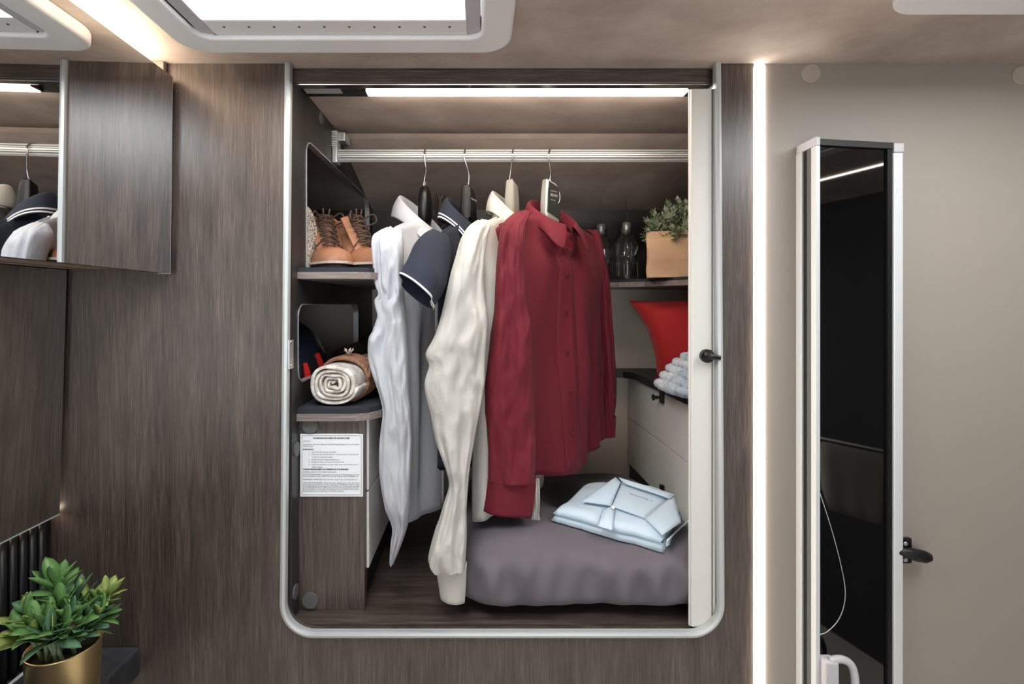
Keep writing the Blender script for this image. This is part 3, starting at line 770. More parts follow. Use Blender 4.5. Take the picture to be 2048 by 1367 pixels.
for e_ in (0, len(ys) - 1):
    for k in range(N - 1):
        f = bm.faces.new((gridv[e_][k], gridv[e_][k + 1], gridv[e_][2 * N - 2 - k], gridv[e_][2 * N - 1 - k]))
        for lp, kk in zip(f.loops, (k, k + 1, k + 1, k)): lp[uvl].uv = (arcs[kk], .0)
obj('cloth', bm, checks(), rbk, True)
cord = mat('brown cord', srgb(134, 92, 70), .85, var=((250, 250, 250), srgb(166, 124, 100), .4, .62))
bm = nb()
for k in range(9):
    y = .055 + k * .0075 + .0015 * math.sin(k * 3)
    tube([ax0 + ad * (y + .004 * math.sin(j * .7 + k)) + au * (.0545 * math.cos(2 * PI * j / 30)) + av * max(-.0415, .0475 * math.sin(2 * PI * j / 30)) for j in range(31)], .0046, 7, bm)
for k in range(4): tube([ax0 + ad * (.05 + .02 * k) + au * .058 + av * .006, ax0 + ad * (.075 + .012 * k) + au * .053 + av * .027, ax0 + ad * (.125 - .01 * k) + au * .036 + av * .043], .0035, 6, bm, 8)
obj('cord', bm, cord, rbk, True)
bm = nb()
for k in range(14):
    b0 = ax0 + ad * .07 + av * .049 + au * .006; a = k * 1.3
    tube([b0, b0 + Vector((.007 * math.cos(a), .006 * math.sin(a), .012)), b0 + Vector((.010 * math.cos(a), .008 * math.sin(a), .015 + .003 * math.sin(k * 2)))], .0013, 5, bm)
obj('tassel', bm, mat('pale tassel', srgb(196, 184, 172), .9), rbk, True)

# bottles
def glassm():
    m = mat('clear glass', (1, 1, 1, 1), .02, trans=1, ior=1.45); return m
GL = glassm()
def bottle(x, t, label):
    b = thing('bottle', label, 'bottle', W(x, t, ZS))
    c = W(x, t, ZS); n = 72; rings = []
    for r_, z, rib in ((.0, .0, 0), (.030, 0, 0), (.034, .004, 0), (.034, .02, 1), (.034, .055, 1), (.0345, .058, 0), (.0345, .074, 0), (.034, .077, 1), (.034, .108, 1), (.033, .116, 0), (.026, .132, 0), (.0165, .142, 0), (.0165, .158, 0), (.0185, .160, 0), (.0185, .165, 0), (.0145, .165, 0), (.0145, .142, 0), (.024, .130, 0), (.030, .113, 0), (.0305, .006, 0), (.0, .005, 0)):
        r_ = max(r_, .0005)
        rings.append([c + Vector(((r_ - (.0026 if rib and j % 6 < 2 else 0) - (.0016 if .055 < z < .078 and j % 4 < 2 else 0)) * math.cos(2 * PI * j / n), (r_ - (.0026 if rib and j % 6 < 2 else 0) - (.0016 if .055 < z < .078 and j % 4 < 2 else 0)) * math.sin(2 * PI * j / n), z)) for j in range(n)])
    obj('body', loft(rings), GL, b)
    obj('stopper', lathe([(.0125, .15), (.0135, .166), (.0135, .178), (.010, .183)], c, 20), M['alu'], b, True)
    obj('straw', tube([c + Vector((.003, 0, .17)), c + Vector((-.002, .004, .262))], .0016, 8), M['cap'], b, True)
bottle(.459, 1.565, 'faceted clear glass bottle between red shirt and bagged plant')
bottle(.388, 1.60, 'clear glass bottle partly hidden by the red shirt shoulder')

# plant in a kraft bag
kb = thing('bagged_plant', 'small bushy green plant in a brown kraft paper bag on the shelf', 'plant', W(.575, 1.42, ZS))
kraft = mat('kraft paper', srgb(200, 162, 128), .75, var=((14, 14, 14), srgb(216, 178, 144), .35, .7), bump=[((700, 700, 700), .2, .0008), ((22, 22, 22), .5, .006)])
rings = []
for i, z in enumerate([0, .02, .05, .08, .105, .124]):
    rr = rrect(.4765, .615, 1.355, 1.475, .012, 4); L2 = len(rr)
    cx_, cy_ = .546, 1.415
    ring = []
    for k, (a, b) in enumerate(rr):
        d = 1 + .03 * math.sin(i * 1.9 + k * .8) * (i > 0) + .015 * (i == 5)
        sk = -.12 * (a - cx_)
        ring.append(W(cx_ + (a - cx_) * d + (b - cy_) * .37, cy_ + (b - cy_) * d + sk, ZS + z))
    rings.append(ring)
o = obj('bag', loft(rings, caps=(True, False)), kraft, kb); solid(o, .0015)
bm = nb(); rnd = random.Random(4)
def sprig(c, d, s):
    u, v = frame_at(d)
    for k in range(9):
        a = k * 2.4; e = .25 + .12 * k
        dd_ = (u * math.cos(a) + v * math.sin(a)) * math.sin(e) + d.normalized() * math.cos(e)
        s_, w2 = frame_at(dd_); b0 = c - d.normalized() * .002 * k
        L3 = s * rnd.uniform(.8, 1.2); wv_ = L3 * .3
        q_ = [b0, b0 + dd_ * L3 * .55 + s_ * wv_ + w2 * .001, b0 + dd_ * L3, b0 + dd_ * L3 * .55 - s_ * wv_ + w2 * .001, b0 + dd_ * L3 * .5 - w2 * .0012]
        vv = [bm.verts.new(x) for x in q_]
        for f in ((0, 1, 2), (0, 2, 3), (0, 4, 1), (1, 4, 2), (2, 4, 3), (3, 4, 0)): bm.faces.new([vv[i] for i in f])
bc = W(.552, 1.40, ZS + .115)
for k in range(190):
    th = rnd.uniform(0, 2 * PI); ph = math.acos(rnd.uniform(-.15, 1)); rr_ = rnd.uniform(.55, 1.0)
    d = Vector((math.sin(ph) * math.cos(th), math.sin(ph) * math.sin(th), math.cos(ph)))
    p = bc + Vector((d.x * .098 * rr_, d.y * .075 * rr_, d.z * .10 * rr_))
    sprig(p, d + Vector((0, 0, .5)), .017)
o = obj('foliage', bm, mat('grey green leaf', srgb(104, 126, 92), .6, var=((45, 45, 45), srgb(206, 212, 182), .42, .6)), kb, kind='stuff')
bm = nb()
for k in range(16):
    th = k * 2.4; tube([bc + Vector((0, 0, -.1)), bc + Vector((.07 * math.cos(th), .05 * math.sin(th), .02 + .05 * (k % 3) / 3))], .0015, 5, bm)
obj('stem', bm, mat('brown stem', srgb(84, 66, 50), .8), kb)

# red cushion and knitted blanket on the right worktop
cu = thing('cushion', 'bright red cushion leaning on the black worktop', 'cushion', W(.63, 1.42, ZR))
cen = W(.655, 1.45, ZR + .1305); uu = Vector((.95, -.25, .10)).normalized(); vv3 = Vector((-.30, .18, 1)).normalized(); nn3 = uu.cross(vv3).normalized()
Nn = 22; ga = []
for s in (1, -1):
    for i in range(Nn + 1):
        row = []
        for j in range(Nn + 1):
            a, b = i / Nn * 2 - 1, j / Nn * 2 - 1
            pin = 1 - .12 * (1 - abs(b) ** 2) * abs(a) ** 3; pin2 = 1 - .12 * (1 - abs(a) ** 2) * abs(b) ** 3
            th = .062 * max(0, (1 - a ** 4)) ** .5 * max(0, (1 - b ** 4)) ** .5
            wr = .004 * math.sin(7 * a + 3 * b) * (1 - th / .07)
            row.append(cen + uu * (.175 * a * pin) + vv3 * (.122 * b * pin2) + nn3 * s * (th + wr * .5))
        ga.append(row)
bm = nb()
for s in (0, 1):
    g = [[bm.verts.new(p) for p in r_] for r_ in ga[s * (Nn + 1):(s + 1) * (Nn + 1)]]
    for i in range(Nn):
        for j in range(Nn): bm.faces.new((g[i][j], g[i + 1][j], g[i + 1][j + 1], g[i][j + 1]))
bmesh.ops.remove_doubles(bm, verts=bm.verts, dist=.0008)
REDC = mat('red cotton', srgb(178, 26, 28), .75, sheen=.2, bump=((420, 420, 420), .2, .0006))
obj('cover', bm, REDC, cu, True)
seam = [cen + uu * (.175 * math.cos(a) / max(abs(math.cos(a)), abs(math.sin(a))) * .93) + vv3 * (.155 * math.sin(a) / max(abs(math.cos(a)), abs(math.sin(a))) * .93) for a in [2 * PI * k / 60 for k in range(61)]]
o = obj('knitted_blanket', nb(), None)
bm = nb()
kc = W(.548, 1.21, ZR + .004)
for lay in range(6):
    for col in range(6):
        pts = []; rr_ = []
        for k in range(57):
            u = k / 56; a = PI * (1.45 * u + .78)
            rx, ry = .092 - .006 * lay - .0012 * lay * lay, .088 - .007 * lay
            pts.append(kc + Vector((rx * math.cos(a) + .006 * lay, ry * math.sin(a) + (col - 2.5) * .022, .011 + lay * .0165 + .004 * math.sin(u * 9 + col + lay)))); rr_.append(.0098 * (1 + .25 * math.sin(u * 95 + lay * 1.5 + col)))
        tube(pts, rr_, 8, bm)
me = o.data; 
for f in bm.faces: f.smooth = True
bm.to_mesh(me); bm.free()
me.materials.append(mat('blue white chunky wool', srgb(160, 178, 194), .95, sheen=.3, var=((16, 16, 16), srgb(216, 222, 226), .4, .6), bump=((260, 260, 260), .5, .002)))
meta(o, 'pale blue chunky knitted blanket bundled before the red cushion', 'blanket')
# ------------------------------------------------------------------ hangers and clothes
def smooth(x): x = max(0, min(1, x)); return x * x * (3 - 2 * x)
def sp(c, e): return math.copysign(abs(c) ** e, c)
def cloth(name, col, col2, wr=.35, rough=.8):
    return mat(name, col, rough, spec=.25, sheen=.04, var=((9, 9, 5), col2, .3, .75, 3),
               bump=[((900, 900, 900), .12, .0004), ((34, 34, 13), wr, .006), ((15, 15, 30), wr * .6, .006)])
WHITE = cloth('white cotton', srgb(180, 181, 187), srgb(188, 189, 195), .5)
CREAM = cloth('cream linen', srgb(190, 186, 179), srgb(198, 194, 188), .6)
NAVY = cloth('navy pique', srgb(36, 41, 54), srgb(42, 47, 61), .22)
REDS = cloth('wine red cotton', srgb(106, 30, 42), srgb(114, 36, 48), .2, .72)
STRIPE = mat('white knit stripe', srgb(228, 228, 230), .8)

class Frame:
    def __init__(s, xc, z0, a, zn):
        s.xc, s.z0, s.a, s.b, s.zn = xc, z0, a, math.sqrt(1 - a * a), zn
    def __call__(s, u, v, z): return W(s.xc + s.a * u + s.b * v, 1.25 + s.b * u - s.a * v, z)
    def right(s): return Vector((s.a, s.b, 0))
    def normal(s): return Vector((s.b, -s.a, 0))

def hanger(F, label, wire, body, face, style, lines=()):
    hg = thing('coat_hanger', label, 'hanger', F(0, 0, F.zn))
    zn = F.zn
    pts = [P(x, y, t) for x, y, t in wire]
    obj('hook', tube(pts, .0021, 8, smooth_n=40), M['chrome'], hg, True)
    obj('ferrule', tube([F(0, 0, zn - .004), F(0, 0, zn + .01)], .0038, 10), M['chrome'], hg)
    # shoulders
    rs = []
    for i in range(25):
        u = -.165 + .33 * i / 24; k = abs(u) / .165
        zt_ = F.z0 - .028 - .062 * k ** 1.15; hh = .018 * (1 - .35 * k) ; th = .006 + .004 * k ** 2
        if k > .97: hh *= .5; th *= .6
        rs.append([F(u, th * sp(math.cos(q_), .8), zt_ - hh + hh * sp(math.sin(q_), .8)) for q_ in [2 * PI * j / 14 for j in range(14)]])
    obj('shoulders', loft(rs), body, hg, True)
    rs = []
    if style == 'round': lv = ((0, .006, .006), (-.006, .013, .010), (-.02, .018, .0125), (-.045, .0225, .014), (-.075, .023, .013), (-.11, .017, .011))
    else: lv = ((0, .019, .009), (-.003, .021, .011), (-.03, .0235, .013), (-.06, .026, .014), (-.085, .027, .013), (-.12, .02, .010))
    for dz, hu, hv in lv:
        rs.append([F(hu * sp(math.cos(q_), .45 if style != 'round' else .8), hv * sp(math.sin(q_), .45), zn + dz - (.006 * math.cos(q_) if style != 'round' else 0)) for q_ in [2 * PI * j / 28 for j in range(28)]])
    obj('neck', loft(rs), body, hg, style == 'round')
    if face:
        rs = []
        for dz, hu, vv_ in ((-.006, .0165, .0122), (-.03, .0205, .0142), (-.06, .0225, .0152), (-.084, .0235, .0145)):
            rs.append([F(x, v, zn + dz - .006 * x / .02) for x, v in ((-hu, vv_ - .004), (hu, vv_ - .004), (hu, vv_), (-hu, vv_))])
        obj('face_plate', loft(rs), face, hg)
    if lines:
        bm = nb()
        for body_, sz, u, dz, wdt in lines:
            text_mesh(body_, sz, F(u, .0162, zn + dz), F.right(), Vector((0, 0, 1)), bm=bm, width=wdt)
        o = obj('lettering', bm, M['silverink'], hg, recalc=False)
    return hg

def torso(F, name, m, parent, zhem, A, B, fold=.012, seed=0, drop=.06, rows=44, cols=112, flare=1.0, nk=.036, dip=.055):
    z0 = F.z0
    def S(phi, s):
        c, q_ = math.cos(phi), math.sin(phi)
        Au = A * (1 - .06 * smooth(s * 3) + (flare - 1) * s); uq = Au * abs(sp(c, .85)); Bv = max(.008 + (B - .008) * smooth(s / .22), nk * (1 - smooth((uq - .04) / .065)) * (1 - smooth(s / .4)))
        u = Au * sp(c, .85); v = Bv * sp(q_, .75)
        g = smooth((s - .08) / .6)
        f = (math.sin(5 * phi + seed + 1.1 * math.sin(3 * s + seed)) * .6 + .45 * math.sin(9 * phi - 2 * s + seed * 2) + .25 * math.sin(14 * phi + 3 * s)) * fold * g
        f += .005 * mnoise.noise(Vector((u * 14 + seed, v * 20, s * 5 + u * 10))) * smooth(s / .1)
        v += f * q_; u += f * .4 * c
        zs = z0 - drop * min(1, abs(u) / A) ** 1.1 - .012 * smooth((abs(u) / A - .8) / .2)
        zs -= dip * (1 - smooth((abs(u) - .02) / .06)) * max(0, q_) ** .5 * (1 - smooth(s / .3))
        zh_ = zhem + .012 * math.sin(2 * phi + seed) - .018 * abs(q_) ** 3 + .02
        z = zs + (zh_ - zs) * s
        return F(u, v, z)
    bm = loft([[S(2 * PI * j / cols, i / rows) for j in range(cols)] for i in range(rows + 1)], caps=(False, False))
    o = obj(name, bm, m, parent, True); solid(o, .0014)
    return S

def strip(S, p0, p1, s0, s1, off, F, n=40, k=4, q_=1):
    rs = []
    nn = F.normal() * q_
    for i in range(n + 1):
        s = s0 + (s1 - s0) * i / n
        rs.append([S(p0 + (p1 - p0) * j / k, s) + nn * off for j in range(k + 1)] + [S(p0 + (p1 - p0) * j / k, s) + nn * (off - .004) for j in reversed(range(k + 1))])
    return loft(rs)

def collar(F, m, parent, tips=.032, back=.036, fall=.075, leaf=.045, r=1.0, open_=.94, stripes=None, name='collar', rv0=.052, out=1.22, vc=.008, side=.0):
    z0 = F.z0; n = 44; rs = []; edge = []
    for i in range(n + 1):
        th = -PI * open_ + 2 * PI * open_ * i / n
        ru, rv = .060 * r, rv0 * r
        cu, cv = math.sin(th), -math.cos(th)
        zf = z0 + back - fall * (1 - math.cos(th)) / 2
        tipk = smooth((abs(th) / (PI * open_) - .62) / .38)
        base = (ru * cu, rv * cv + vc)
        f_in = F(base[0] * .93, base[1] * .93, zf - .034)
        f_top = F(base[0], base[1], zf)
        f_rnd = F(base[0] * 1.05, base[1] * 1.05, zf - .003)
        o_ = out + .12 * tipk
        sgn = 1 if th > 0 else -1
        ou, ov = base[0] * o_ + sgn * .028 * tipk, base[1] * o_ + .002 * tipk
        zl = zf - leaf * (1 - side * math.sin(th) ** 2) - tips * tipk * .8
        f_mid = F((base[0] * 1.05 + ou) / 2 + .004 * cu, (base[1] * 1.05 + ov) / 2 + .004 * cv, (zf + zl) / 2 + .004)
        f_out = F(ou, ov, zl)
        rs.append([f_in, f_top, f_rnd, f_mid, f_out]); edge.append((f_mid, f_out))
    o = obj(name, loft(rs, closed=False), m, parent, True); solid(o, .0022, 1); sub(o, 1)
    if stripes:
        for a0, a1 in stripes:
            rr = [[mi.lerp(ou, a0) , mi.lerp(ou, a1)] for mi, ou in edge]
            nn = []
            for k, (x, y) in enumerate(rr):
                cdir = (x - F(0, .01, x.z - 1.5 )); cdir.z = .2 ; cdir.normalize()
                nn.append([x + cdir * .0048, y + cdir * .0048])
            oo = obj('stripe', loft(nn, closed=False), STRIPE, o); solid(oo, .0012)
    return o

def sleeve(rows, n, thick, m, parent, seed=0, amp=.16, cols=64, name='sleeve', caps=(True, False), fr=3, twist=0, th_end=None, crease=.36):
    rr = crom(rows, n); rings = []
    for i, (y, xl, xr, t) in enumerate(rr):
        w_ = i / (n - 1)
        a = (xr - xl) / 2 * t / 1000; c = P((xl + xr) / 2, y, t)
        th = thick if th_end is None else thick + (th_end - thick) * w_
        b = min(th, a * 1.1 + .006) * (smooth(.35 + w_ * 4))
        ring = []
        for j in range(cols):
            ph = 2 * PI * j / cols
            cx_, s_ = math.cos(ph), math.sin(ph)
            f = 1 + amp * (math.sin(fr * ph + seed + 4.5 * w_ + 1.5 * math.sin(6 * w_)) + .6 * math.sin((2 * fr + 1) * ph - 6 * w_ + seed))
            ny = mnoise.noise(Vector((cx_ * 2.2 + seed, y * .012 + cx_ * 1.2, s_ * 1.2))) * .5
            r1 = 1 - abs(mnoise.noise(Vector((cx_ * 1.8 + y * .011 + seed, y * .007 - cx_ * 1.6, seed * 2)))) * 2.6
            r2 = 1 - abs(mnoise.noise(Vector((cx_ * 4.2 - y * .013 + seed, y * .015 + cx_ * 2.6, seed * 3 + 5)))) * 2.6
            ny += .55 * r1 + .34 * r2
            d = b * sp(s_, .8) * f - b * crease * ny * abs(s_) * (1 if s_ < 0 else -1)
            ring.append(c + Vector((a * sp(cx_, .9) * (1 + .03 * ny), d, .004 * ny)))
        rings.append(ring)
    o = obj(name, loft(rings, caps=caps), m, parent, True); solid(o, .0014)
    return rings

def cuff(rows, thick, m, parent, seed=0, label=None):
    rr = crom(rows, 12); rings = []
    for i, (y, xl, xr, t, dy) in enumerate(rr):
        a = (xr - xl) / 2 * t / 1000 + .0015; c = P((xl + xr) / 2, y, t)
        rings.append([c + Vector((a * sp(math.cos(p_), .8), thick * sp(math.sin(p_), .7) * (1 + .12 * math.sin(3 * p_ + seed)), -dy * math.cos(p_) * t / 1000)) for p_ in [2 * PI * j / 40 for j in range(40)]])
    o = obj('cuff', loft(rings, caps=(False, False)), m, parent, True); solid(o, .003)
    return o

def buttons(S, F, parent, m, ss, r=.0048):
    for s in ss:
        p = S(PI / 2, s) + F.normal() * .006
        obj('button', disc(p, F.normal(), r, .0022, 14), m, parent)

# the four frames: centre on the rail, neck base, direction, top of hanger neck
F1 = Frame(-.1375, .222, .30, .2975)
F2 = Frame(-.030, .215, .34, .2925)
F3 = Frame(.080, .232, .39, .304)
F4 = Frame(.175, .235, .75, .306)
blackm = mat('black hanger plastic', srgb(16, 16, 17), .35); greym = mat('warm grey hanger plastic', srgb(148, 143, 134), .42); silv = mat('silver hanger plastic', srgb(198, 196, 190), .3, .5); dkplate = mat('dark label plate', srgb(52, 52, 50), .5)
def top(x): return [(x + 3, 299.5, 1.262), (x + 1, 298, 1.25), (x - 1, 300, 1.238), (x - 2, 306, 1.2315)]
hanger(F1, 'black hanger holding the white shirt nearest the boots', [(847, 373, 1.25), (850, 352, 1.245), (852, 338, 1.238), (849, 318, 1.2315)] + list(reversed(top(851))), blackm, None, 'round')
hanger(F2, 'black hanger with silver lettering holding the navy polo shirt', [(936, 378, 1.25), (938, 352, 1.245), (934, 334, 1.238), (928, 316, 1.2315)] + list(reversed(top(931))), blackm, M['black'], 'flat', (('Massimo Dutti', .006, -.019, -.032, .038),))
hanger(F3, 'warm grey hanger holding the cream linen shirt', [(1018, 369, 1.25), (1020, 350, 1.245), (1023, 330, 1.238), (1026, 314, 1.2315)] + list(reversed(top(1027))), greym, None, 'flat')
h4 = hanger(F4, 'silver hanger with dark label plate holding the wine red shirt', [(1099, 367, 1.25), (1101, 350, 1.245), (1100, 332, 1.238), (1097, 316, 1.2315)] + list(reversed(top(1100))), silv, dkplate, 'flat', (('LABORATORIO', .004, -.017, -.026, .024), ('BRIXW', .010, -.017, -.038, .027), ('d e s i g n', .005, -.016, -.048, .017)))
arc_ = [F4(.004 + .0145 * math.cos(a), .0166, F4.zn - .036 + .019 * math.sin(a)) for a in [-1.0 + 1.75 * k / 12 for k in range(13)]]
obj('arc', tube(arc_, .0008, 6), M['silverink'], h4)

# white shirt
s1 = thing('shirt', 'plain white long-sleeved shirt nearest the boots and rolled blanket', 'shirt', F1(0, 0, F1.z0))
T1 = torso(F1, 'body', WHITE, s1, -.485, .185, .04, .014, .4)
sleeve([(456, 772, 800, 1.10), (466, 756, 803, 1.085), (481, 745, 806, 1.075), (517, 747, 806, 1.065), (566, 751, 806, 1.06), (590, 759, 808, 1.06), (602, 752, 808, 1.06), (617, 753, 809, 1.058), (635, 757, 810, 1.056), (662, 748, 812, 1.053), (682, 739, 813, 1.05), (729, 742, 816, 1.05), (788, 761, 818, 1.045), (825, 767, 822, 1.045), (879, 762, 824, 1.045), (950, 762, 822, 1.04), (1009, 773, 820, 1.04), (1050, 786, 815, 1.04), (1085, 783, 804, 1.04), (1127, 780, 786, 1.04)], 150, .032, WHITE, s1, 1.2, .17)
collar(F1, WHITE, s1, tips=.02, back=.056, fall=.098, leaf=.062, rv0=.050, out=1.36, vc=-.010, side=.35)
sleeve([(500, 880, 905, 1.43), (600, 885, 915, 1.44), (750, 888, 918, 1.44), (900, 885, 912, 1.44), (960, 884, 908, 1.43)], 40, .03, WHITE, s1, 3, .15)
obj('placket', strip(T1, PI / 2 - .09, PI / 2 + .09, .10, .985, .003, F1), WHITE, s1, True)

# navy polo
s2 = thing('polo_shirt', 'navy polo shirt with white double stripes between two pale shirts', 'shirt', F2(0, 0, F2.z0))
T2 = torso(F2, 'body', NAVY, s2, -.385, .175, .024, .008, 2.0, nk=.024)
collar(F2, NAVY, s2, tips=.02, back=.058, fall=.085, leaf=.066, rv0=.040, out=1.45, vc=-.008, side=.35, stripes=((.55, .68), (.82, .95)))
def ring2(cx_, cy_, t, ax, ay, bx, by, dep, n=40, wob=0, dt=0):
    out = []
    for j in range(n):
        p_ = 2 * PI * j / n; c_, s_ = math.cos(p_), math.sin(p_)
        w_ = wob * (math.sin(3 * p_ + .6) + .5 * math.sin(5 * p_))
        out.append(P(cx_ + ax * c_ + bx * s_ + w_, cy_ + ay * c_ + by * s_ + w_ * .6, t + dep * s_ + dt * c_))
    return out
key = [(880, 466, 1.09, -12, -4, 10, 6, .02), (874, 482, 1.075, -22, -9, 12, 10, .03), (864, 510, 1.05, -31, -14, 12, 14, .036), (852, 548, 1.02, -36, -22, 2, 13, .04), (836, 576, 1.005, -34, -29, -5, 10, .042), (833, 583, 1.0, -33.5, -31, -7, 10, .043)]
kr = crom(key, 34)
rings = [ring2(*k, wob=4.6 * (i / 33)) for i, k in enumerate(kr)]
o = obj('sleeve', loft(rings, caps=(False, False)), NAVY, s2, True); solid(o, .003)
def hemband(f0, f1, gr=1.03):
    i0, i1 = f0 * 33, f1 * 33; out = []
    for f in (i0, (i0 + i1) / 2, i1):
        a = int(f); b = min(a + 1, 33); u = f - a
        r_ = [x.lerp(y, u) for x, y in zip(rings[a], rings[b])]
        c = sum(r_, Vector()) / len(r_); out.append([c + (x - c) * gr for x in r_])
    return loft(out, caps=(False, False))
for f0, f1 in ((.835, .885), (.93, .985)):
    o = obj('stripe', hemband(f0, f1), STRIPE, s2, True); solid(o, .0012)

# cream linen shirt
s3 = thing('shirt', 'cream linen long-sleeved shirt beside the wine red shirt', 'shirt', F3(0, 0, F3.z0))
T3 = torso(F3, 'body', CREAM, s3, -.478, .198, .048, .010, 3.3, flare=1.07)
sleeve([(442, 952, 978, 1.10), (455, 936, 980, 1.085), (479, 922, 974, 1.07), (517, 912, 968, 1.055), (566, 899, 967, 1.045), (607, 890, 970, 1.04), (646, 879, 974, 1.035), (682, 864, 972, 1.03), (704, 853, 971, 1.03), (716, 854, 970, 1.03), (733, 859, 969, 1.03), (771, 850, 967, 1.03), (829, 863, 957, 1.025), (883, 873, 947, 1.02), (942, 894, 938, 1.01), (975, 898, 935, 1.005), (1025, 883, 932, 1.0), (1070, 869, 932, .99), (1113, 857, 931, .985), (1132, 866, 930, .985)], 160, .032, CREAM, s3, 5.1, .19)
cuff([(1126, 868, 931, .985, 0), (1140, 875, 930, .985, 3), (1165, 879, 929, .985, 4), (1197, 884, 927, .985, 4)], .016, CREAM, s3)
collar(F3, CREAM, s3, tips=.02, back=.057, fall=.078, leaf=.064, rv0=.038, out=1.36, vc=-.006, side=.35)
obj('placket', strip(T3, PI / 2 - .09, PI / 2 + .09, .10, .985, .003, F3), CREAM, s3, True)
sleeve([(960, 1062, 1078, 1.125), (985, 1063, 1079, 1.12), (1010, 1062, 1079, 1.12), (1030, 1059, 1078, 1.12), (1043, 1064, 1083, 1.118), (1055, 1073, 1090, 1.11)], 30, .014, CREAM, s3, 2, .1, name='far_sleeve')

# wine red shirt
s4 = thing('shirt', 'wine red long-sleeved shirt with buttoned collar on the silver hanger', 'shirt', F4(0, 0, F4.z0))
T4 = torso(F4, 'body', REDS, s4, -.392, 0.205, .052, .022, 1.3, flare=1.04, nk=.05)
sleeve([(424, 1036, 1060, 1.165), (438, 1018, 1056, 1.14), (453, 1005, 1050, 1.12), (485, 998, 1048, 1.105), (550, 991, 1048, 1.095), (614, 988, 1052, 1.09), (650, 984, 1060, 1.085), (733, 974, 1062, 1.08), (796, 970, 1065, 1.08), (858, 973, 1067, 1.08), (900, 977, 1069, 1.08), (958, 976, 1069, 1.08)], 130, .038, REDS, s4, .7, .12, crease=.26)
cuff([(952, 975, 1069, 1.08, 0), (975, 972, 1068, 1.08, 3), (1021, 963, 1061, 1.08, 8)], .03, REDS, s4, 1)
sleeve([(462, 1170, 1194, 1.37), (480, 1175, 1201, 1.39), (560, 1184, 1216, 1.405), (640, 1190, 1223, 1.41), (750, 1196, 1230, 1.41), (800, 1200, 1230, 1.41), (850, 1200, 1224, 1.41)], 60, .034, REDS, s4, 4, .15)
cuff([(830, 1200, 1228, 1.41, 0), (870, 1202, 1226, 1.41, 0)], .03, REDS, s4, 2)
collar(F4, REDS, s4, tips=.034, back=.036, fall=.078, leaf=.04)
obj('placket', strip(T4, PI / 2 - .085, PI / 2 + .085, .075, .985, .003, F4), REDS, s4, True)
buttons(T4, F4, s4, mat('dark red button', srgb(92, 30, 38), .35), (.10, .25, .40, .55, .70, .85))

# ------------------------------------------------------------------ grey duvet and the folded blue shirt
X0, X1, Zb = -.063, .482, -.6155
def dshape(x, ang):
    xn = (x - (X0 + X1) / 2) / ((X1 - X0) / 2)
    e = max(0, 1 - abs(xn) ** 9) ** .35
    c, s = math.cos(ang), math.sin(ang)
    lf = smooth((x - X0) / .08)
    fr = .972 + .045 * (1 - lf) - .004 * math.sin(x * 23)
    bk = 1.57 - .06 * (1 - lf)
    t = (fr + bk) / 2 + (bk - fr) / 2 * sp(c, .55) * (.86 + .14 * e)
    hh = .0705 * (.30 + .70 * e)
    z = Zb + hh * (1 + sp(s, .5))
    if s > 0:
        dip = .05 * math.exp(-((x - .195) / .04) ** 2 - ((t - 1.30) / .09) ** 2) + .03 * smooth((t - 1.28) / .25)
        z -= dip * e
        z += .008 * math.sin(x * 17 + 3 * t) * math.sin(t * 11) * sp(s, .5) * e
    # pulled folds running down the front
    if c < 0:
        k = abs(c) ** 2 * e * max(0, min(1, (z - Zb) / .05))
        t += (.006 * math.sin(x * 61 + z * 30 + 2 * math.sin(x * 19)) + .0035 * math.sin(x * 117 - z * 50)) * k
        t += .006 * mnoise.noise(Vector((x * 16 + z * 8, z * 5, 1.5))) * k
    return t, z
nx, na = 110, 96
rings = []
for i in range(nx + 1):
    w_ = i / nx; xn = sp(math.sin((w_ - .5) * PI), .9)
    x = (X0 + X1) / 2 + (X1 - X0) / 2 * xn
    rings.append([W(x, *dshape(x, 2 * PI * j / na)) for j in range(na)])
o = obj('duvet', loft(rings), cloth('grey duvet cotton', srgb(104, 98, 104), srgb(112, 106, 112), .12, .78), None, True)
meta(o, 'folded charcoal grey duvet lying on the wardrobe floor', 'duvet')
def dz(x, t):
    lo, hi = .02, PI - .02         # top side, t falls as the angle grows
    for _ in range(40):
        m_ = (lo + hi) / 2
        if dshape(x, m_)[0] > t: lo = m_
        else: hi = m_
    return dshape(x, (lo + hi) / 2)[1]
def Sf(px, py, hgt):
    """point on the photograph ray that lies hgt above the duvet"""
    best = None
    t = .99
    while t < 1.55:
        x = (px - 960) * t / 1000; z = (610 - py) * t / 1000
        d = z - (dz(x, t) + hgt)
        if best is None and d <= 0: best = t; break
        t += .004
    t = best or 1.2
    return P(px, py, t)
A_, B_, C_, D_ = Sf(1102, 1040, .004), Sf(1329, 1106, .004), Sf(1384, 1052, .004), Sf(1168, 982, .004)
fs = thing('folded_shirt', 'light blue shirt folded flat on the grey duvet', 'shirt', (A_ + C_) / 2)
BLUE = cloth('light blue cotton', srgb(204, 222, 236), srgb(210, 228, 240), .25, .75)
n_, m2 = 40, 26
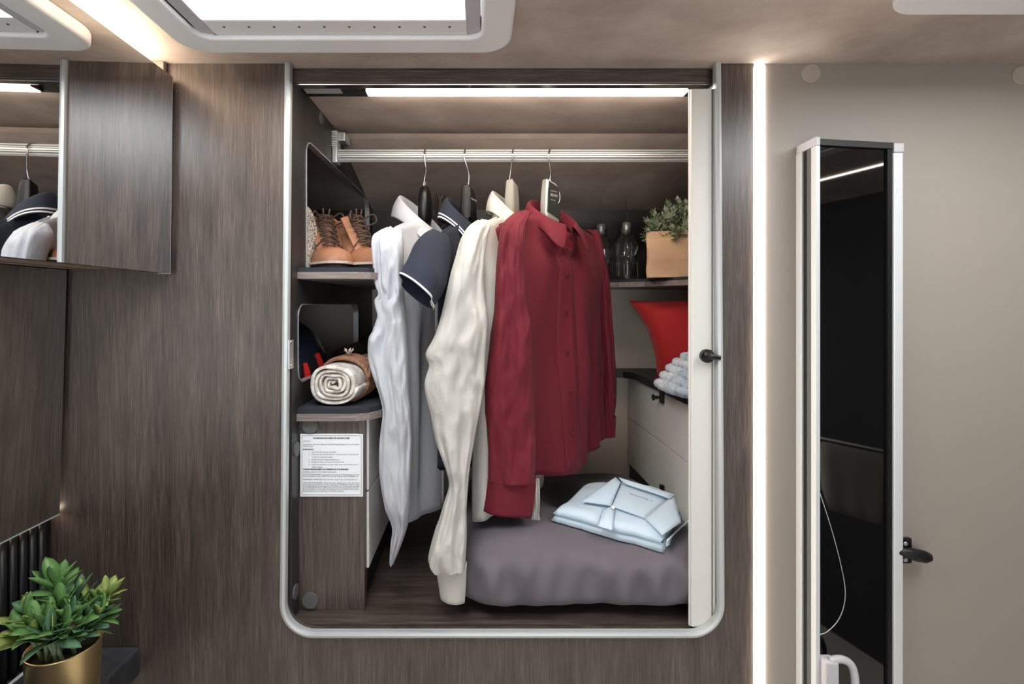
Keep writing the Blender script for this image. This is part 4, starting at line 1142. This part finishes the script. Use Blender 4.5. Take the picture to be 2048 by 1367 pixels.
def fgrid(lift, inset=0):
    g = []
    for i in range(n_ + 1):
        row = []
        for j in range(m2 + 1):
            u, v = i / n_, j / m2
            uu_, vv_ = inset + u * (1 - 2 * inset), inset + v * (1 - 2 * inset)
            p = A_.lerp(B_, uu_).lerp(D_.lerp(C_, uu_), vv_)
            e = (max(0, 1 - abs(2 * u - 1) ** 14) ** .35) * (max(0, 1 - abs(2 * v - 1) ** 12) ** .35)
            base = dz(p.x, p.y + .95) + 1.5 + .0035
            n2 = mnoise.noise(Vector((p.x * 16, p.y * 22, 2)))
            wob = .006 * n2 * lift / .028
            g_ = base * .35 + p.z * .65
            row.append(Vector((p.x, p.y + .003 * mnoise.noise(Vector((u * 9, v * 3, 7))) * (1 - e), max(g_, base) + e * (lift + wob))))
        g.append(row)
    return g
def closed(gt, gb):
    bm = nb()
    a = [[bm.verts.new(p) for p in r_] for r_ in gt]; b = [[bm.verts.new(p) for p in r_] for r_ in gb]
    N_, M2 = len(gt) - 1, len(gt[0]) - 1
    for g in (a, b):
        for i in range(N_):
            for j in range(M2): bm.faces.new((g[i][j], g[i + 1][j], g[i + 1][j + 1], g[i][j + 1]))
    bmesh.ops.remove_doubles(bm, verts=bm.verts, dist=.0004); return bm
obj('lower_fold', closed(fgrid(.014), fgrid(0)), BLUE, fs, True)
up_ = fgrid(.029, .012); lo_ = fgrid(.0145, .012)
for i in range(n_ + 1):
    for j in range(m2 + 1):
        e = 1 if 0 < i < n_ and 0 < j < m2 else 0
        if not e: up_[i][j] = up_[i][j] + Vector((0, 0, .0155)); lo_[i][j] = up_[i][j].copy()
obj('upper_fold', closed(up_, lo_), BLUE, fs, True)
def panel(name, pts, m, k=8):
    """quad patch (four corners px,py,h) bulged a little"""
    c = [Sf(*p) for p in pts]
    nn = (c[1] - c[0]).cross(c[3] - c[0]).normalized()
    if nn.z < 0: nn = -nn
    rs = []
    for i in range(k + 1):
        rs.append([c[0].lerp(c[1], i / k).lerp(c[3].lerp(c[2], i / k), j / k) + nn * .006 * math.sin(PI * i / k) * math.sin(PI * j / k) for j in range(k + 1)])
    o = obj(name, loft(rs, closed=False), m, fs, True); solid(o, .0028); return o
panel('collar_leaf', [(1163, 1002, .040), (1231, 954, .072), (1241, 964, .066), (1222, 1011, .044)], BLUE)
panel('collar_leaf', [(1290, 1036, .040), (1347, 990, .062), (1362, 1044, .042), (1324, 1070, .036)], BLUE)
panel('collar_stand', [(1224, 1012, .040), (1240, 964, .060), (1345, 993, .056), (1290, 1036, .038)], BLUE)
panel('collar_roll', [(1238, 955, .074), (1247, 966, .066), (1340, 997, .060), (1350, 989, .064)], BLUE)
panel('button_strip', [(1205, 1020, .036), (1230, 1010, .041), (1224, 1060, .034), (1196, 1052, .034)], BLUE)
panel('sleeve_roll', [(1333, 1092, .018), (1334, 1080, .034), (1382, 1036, .030), (1384, 1054, .012)], BLUE)
p0, p1 = Sf(1258, 989, .0625), Sf(1304, 1004, .0600)
obj('lettering', text_mesh('SEIDENSTICKER  39', .0042, p0 + Vector((0, -.004, .003)), (p1 - p0).normalized(), Vector((0, .5, .85)), width=(p1 - p0).length), M['ink'], fs, recalc=False)
bt = Sf(1226, 1014, .047)
obj('button', disc(bt, (0, -.6, .8), .0045, .002, 14), M['lacq'], fs)
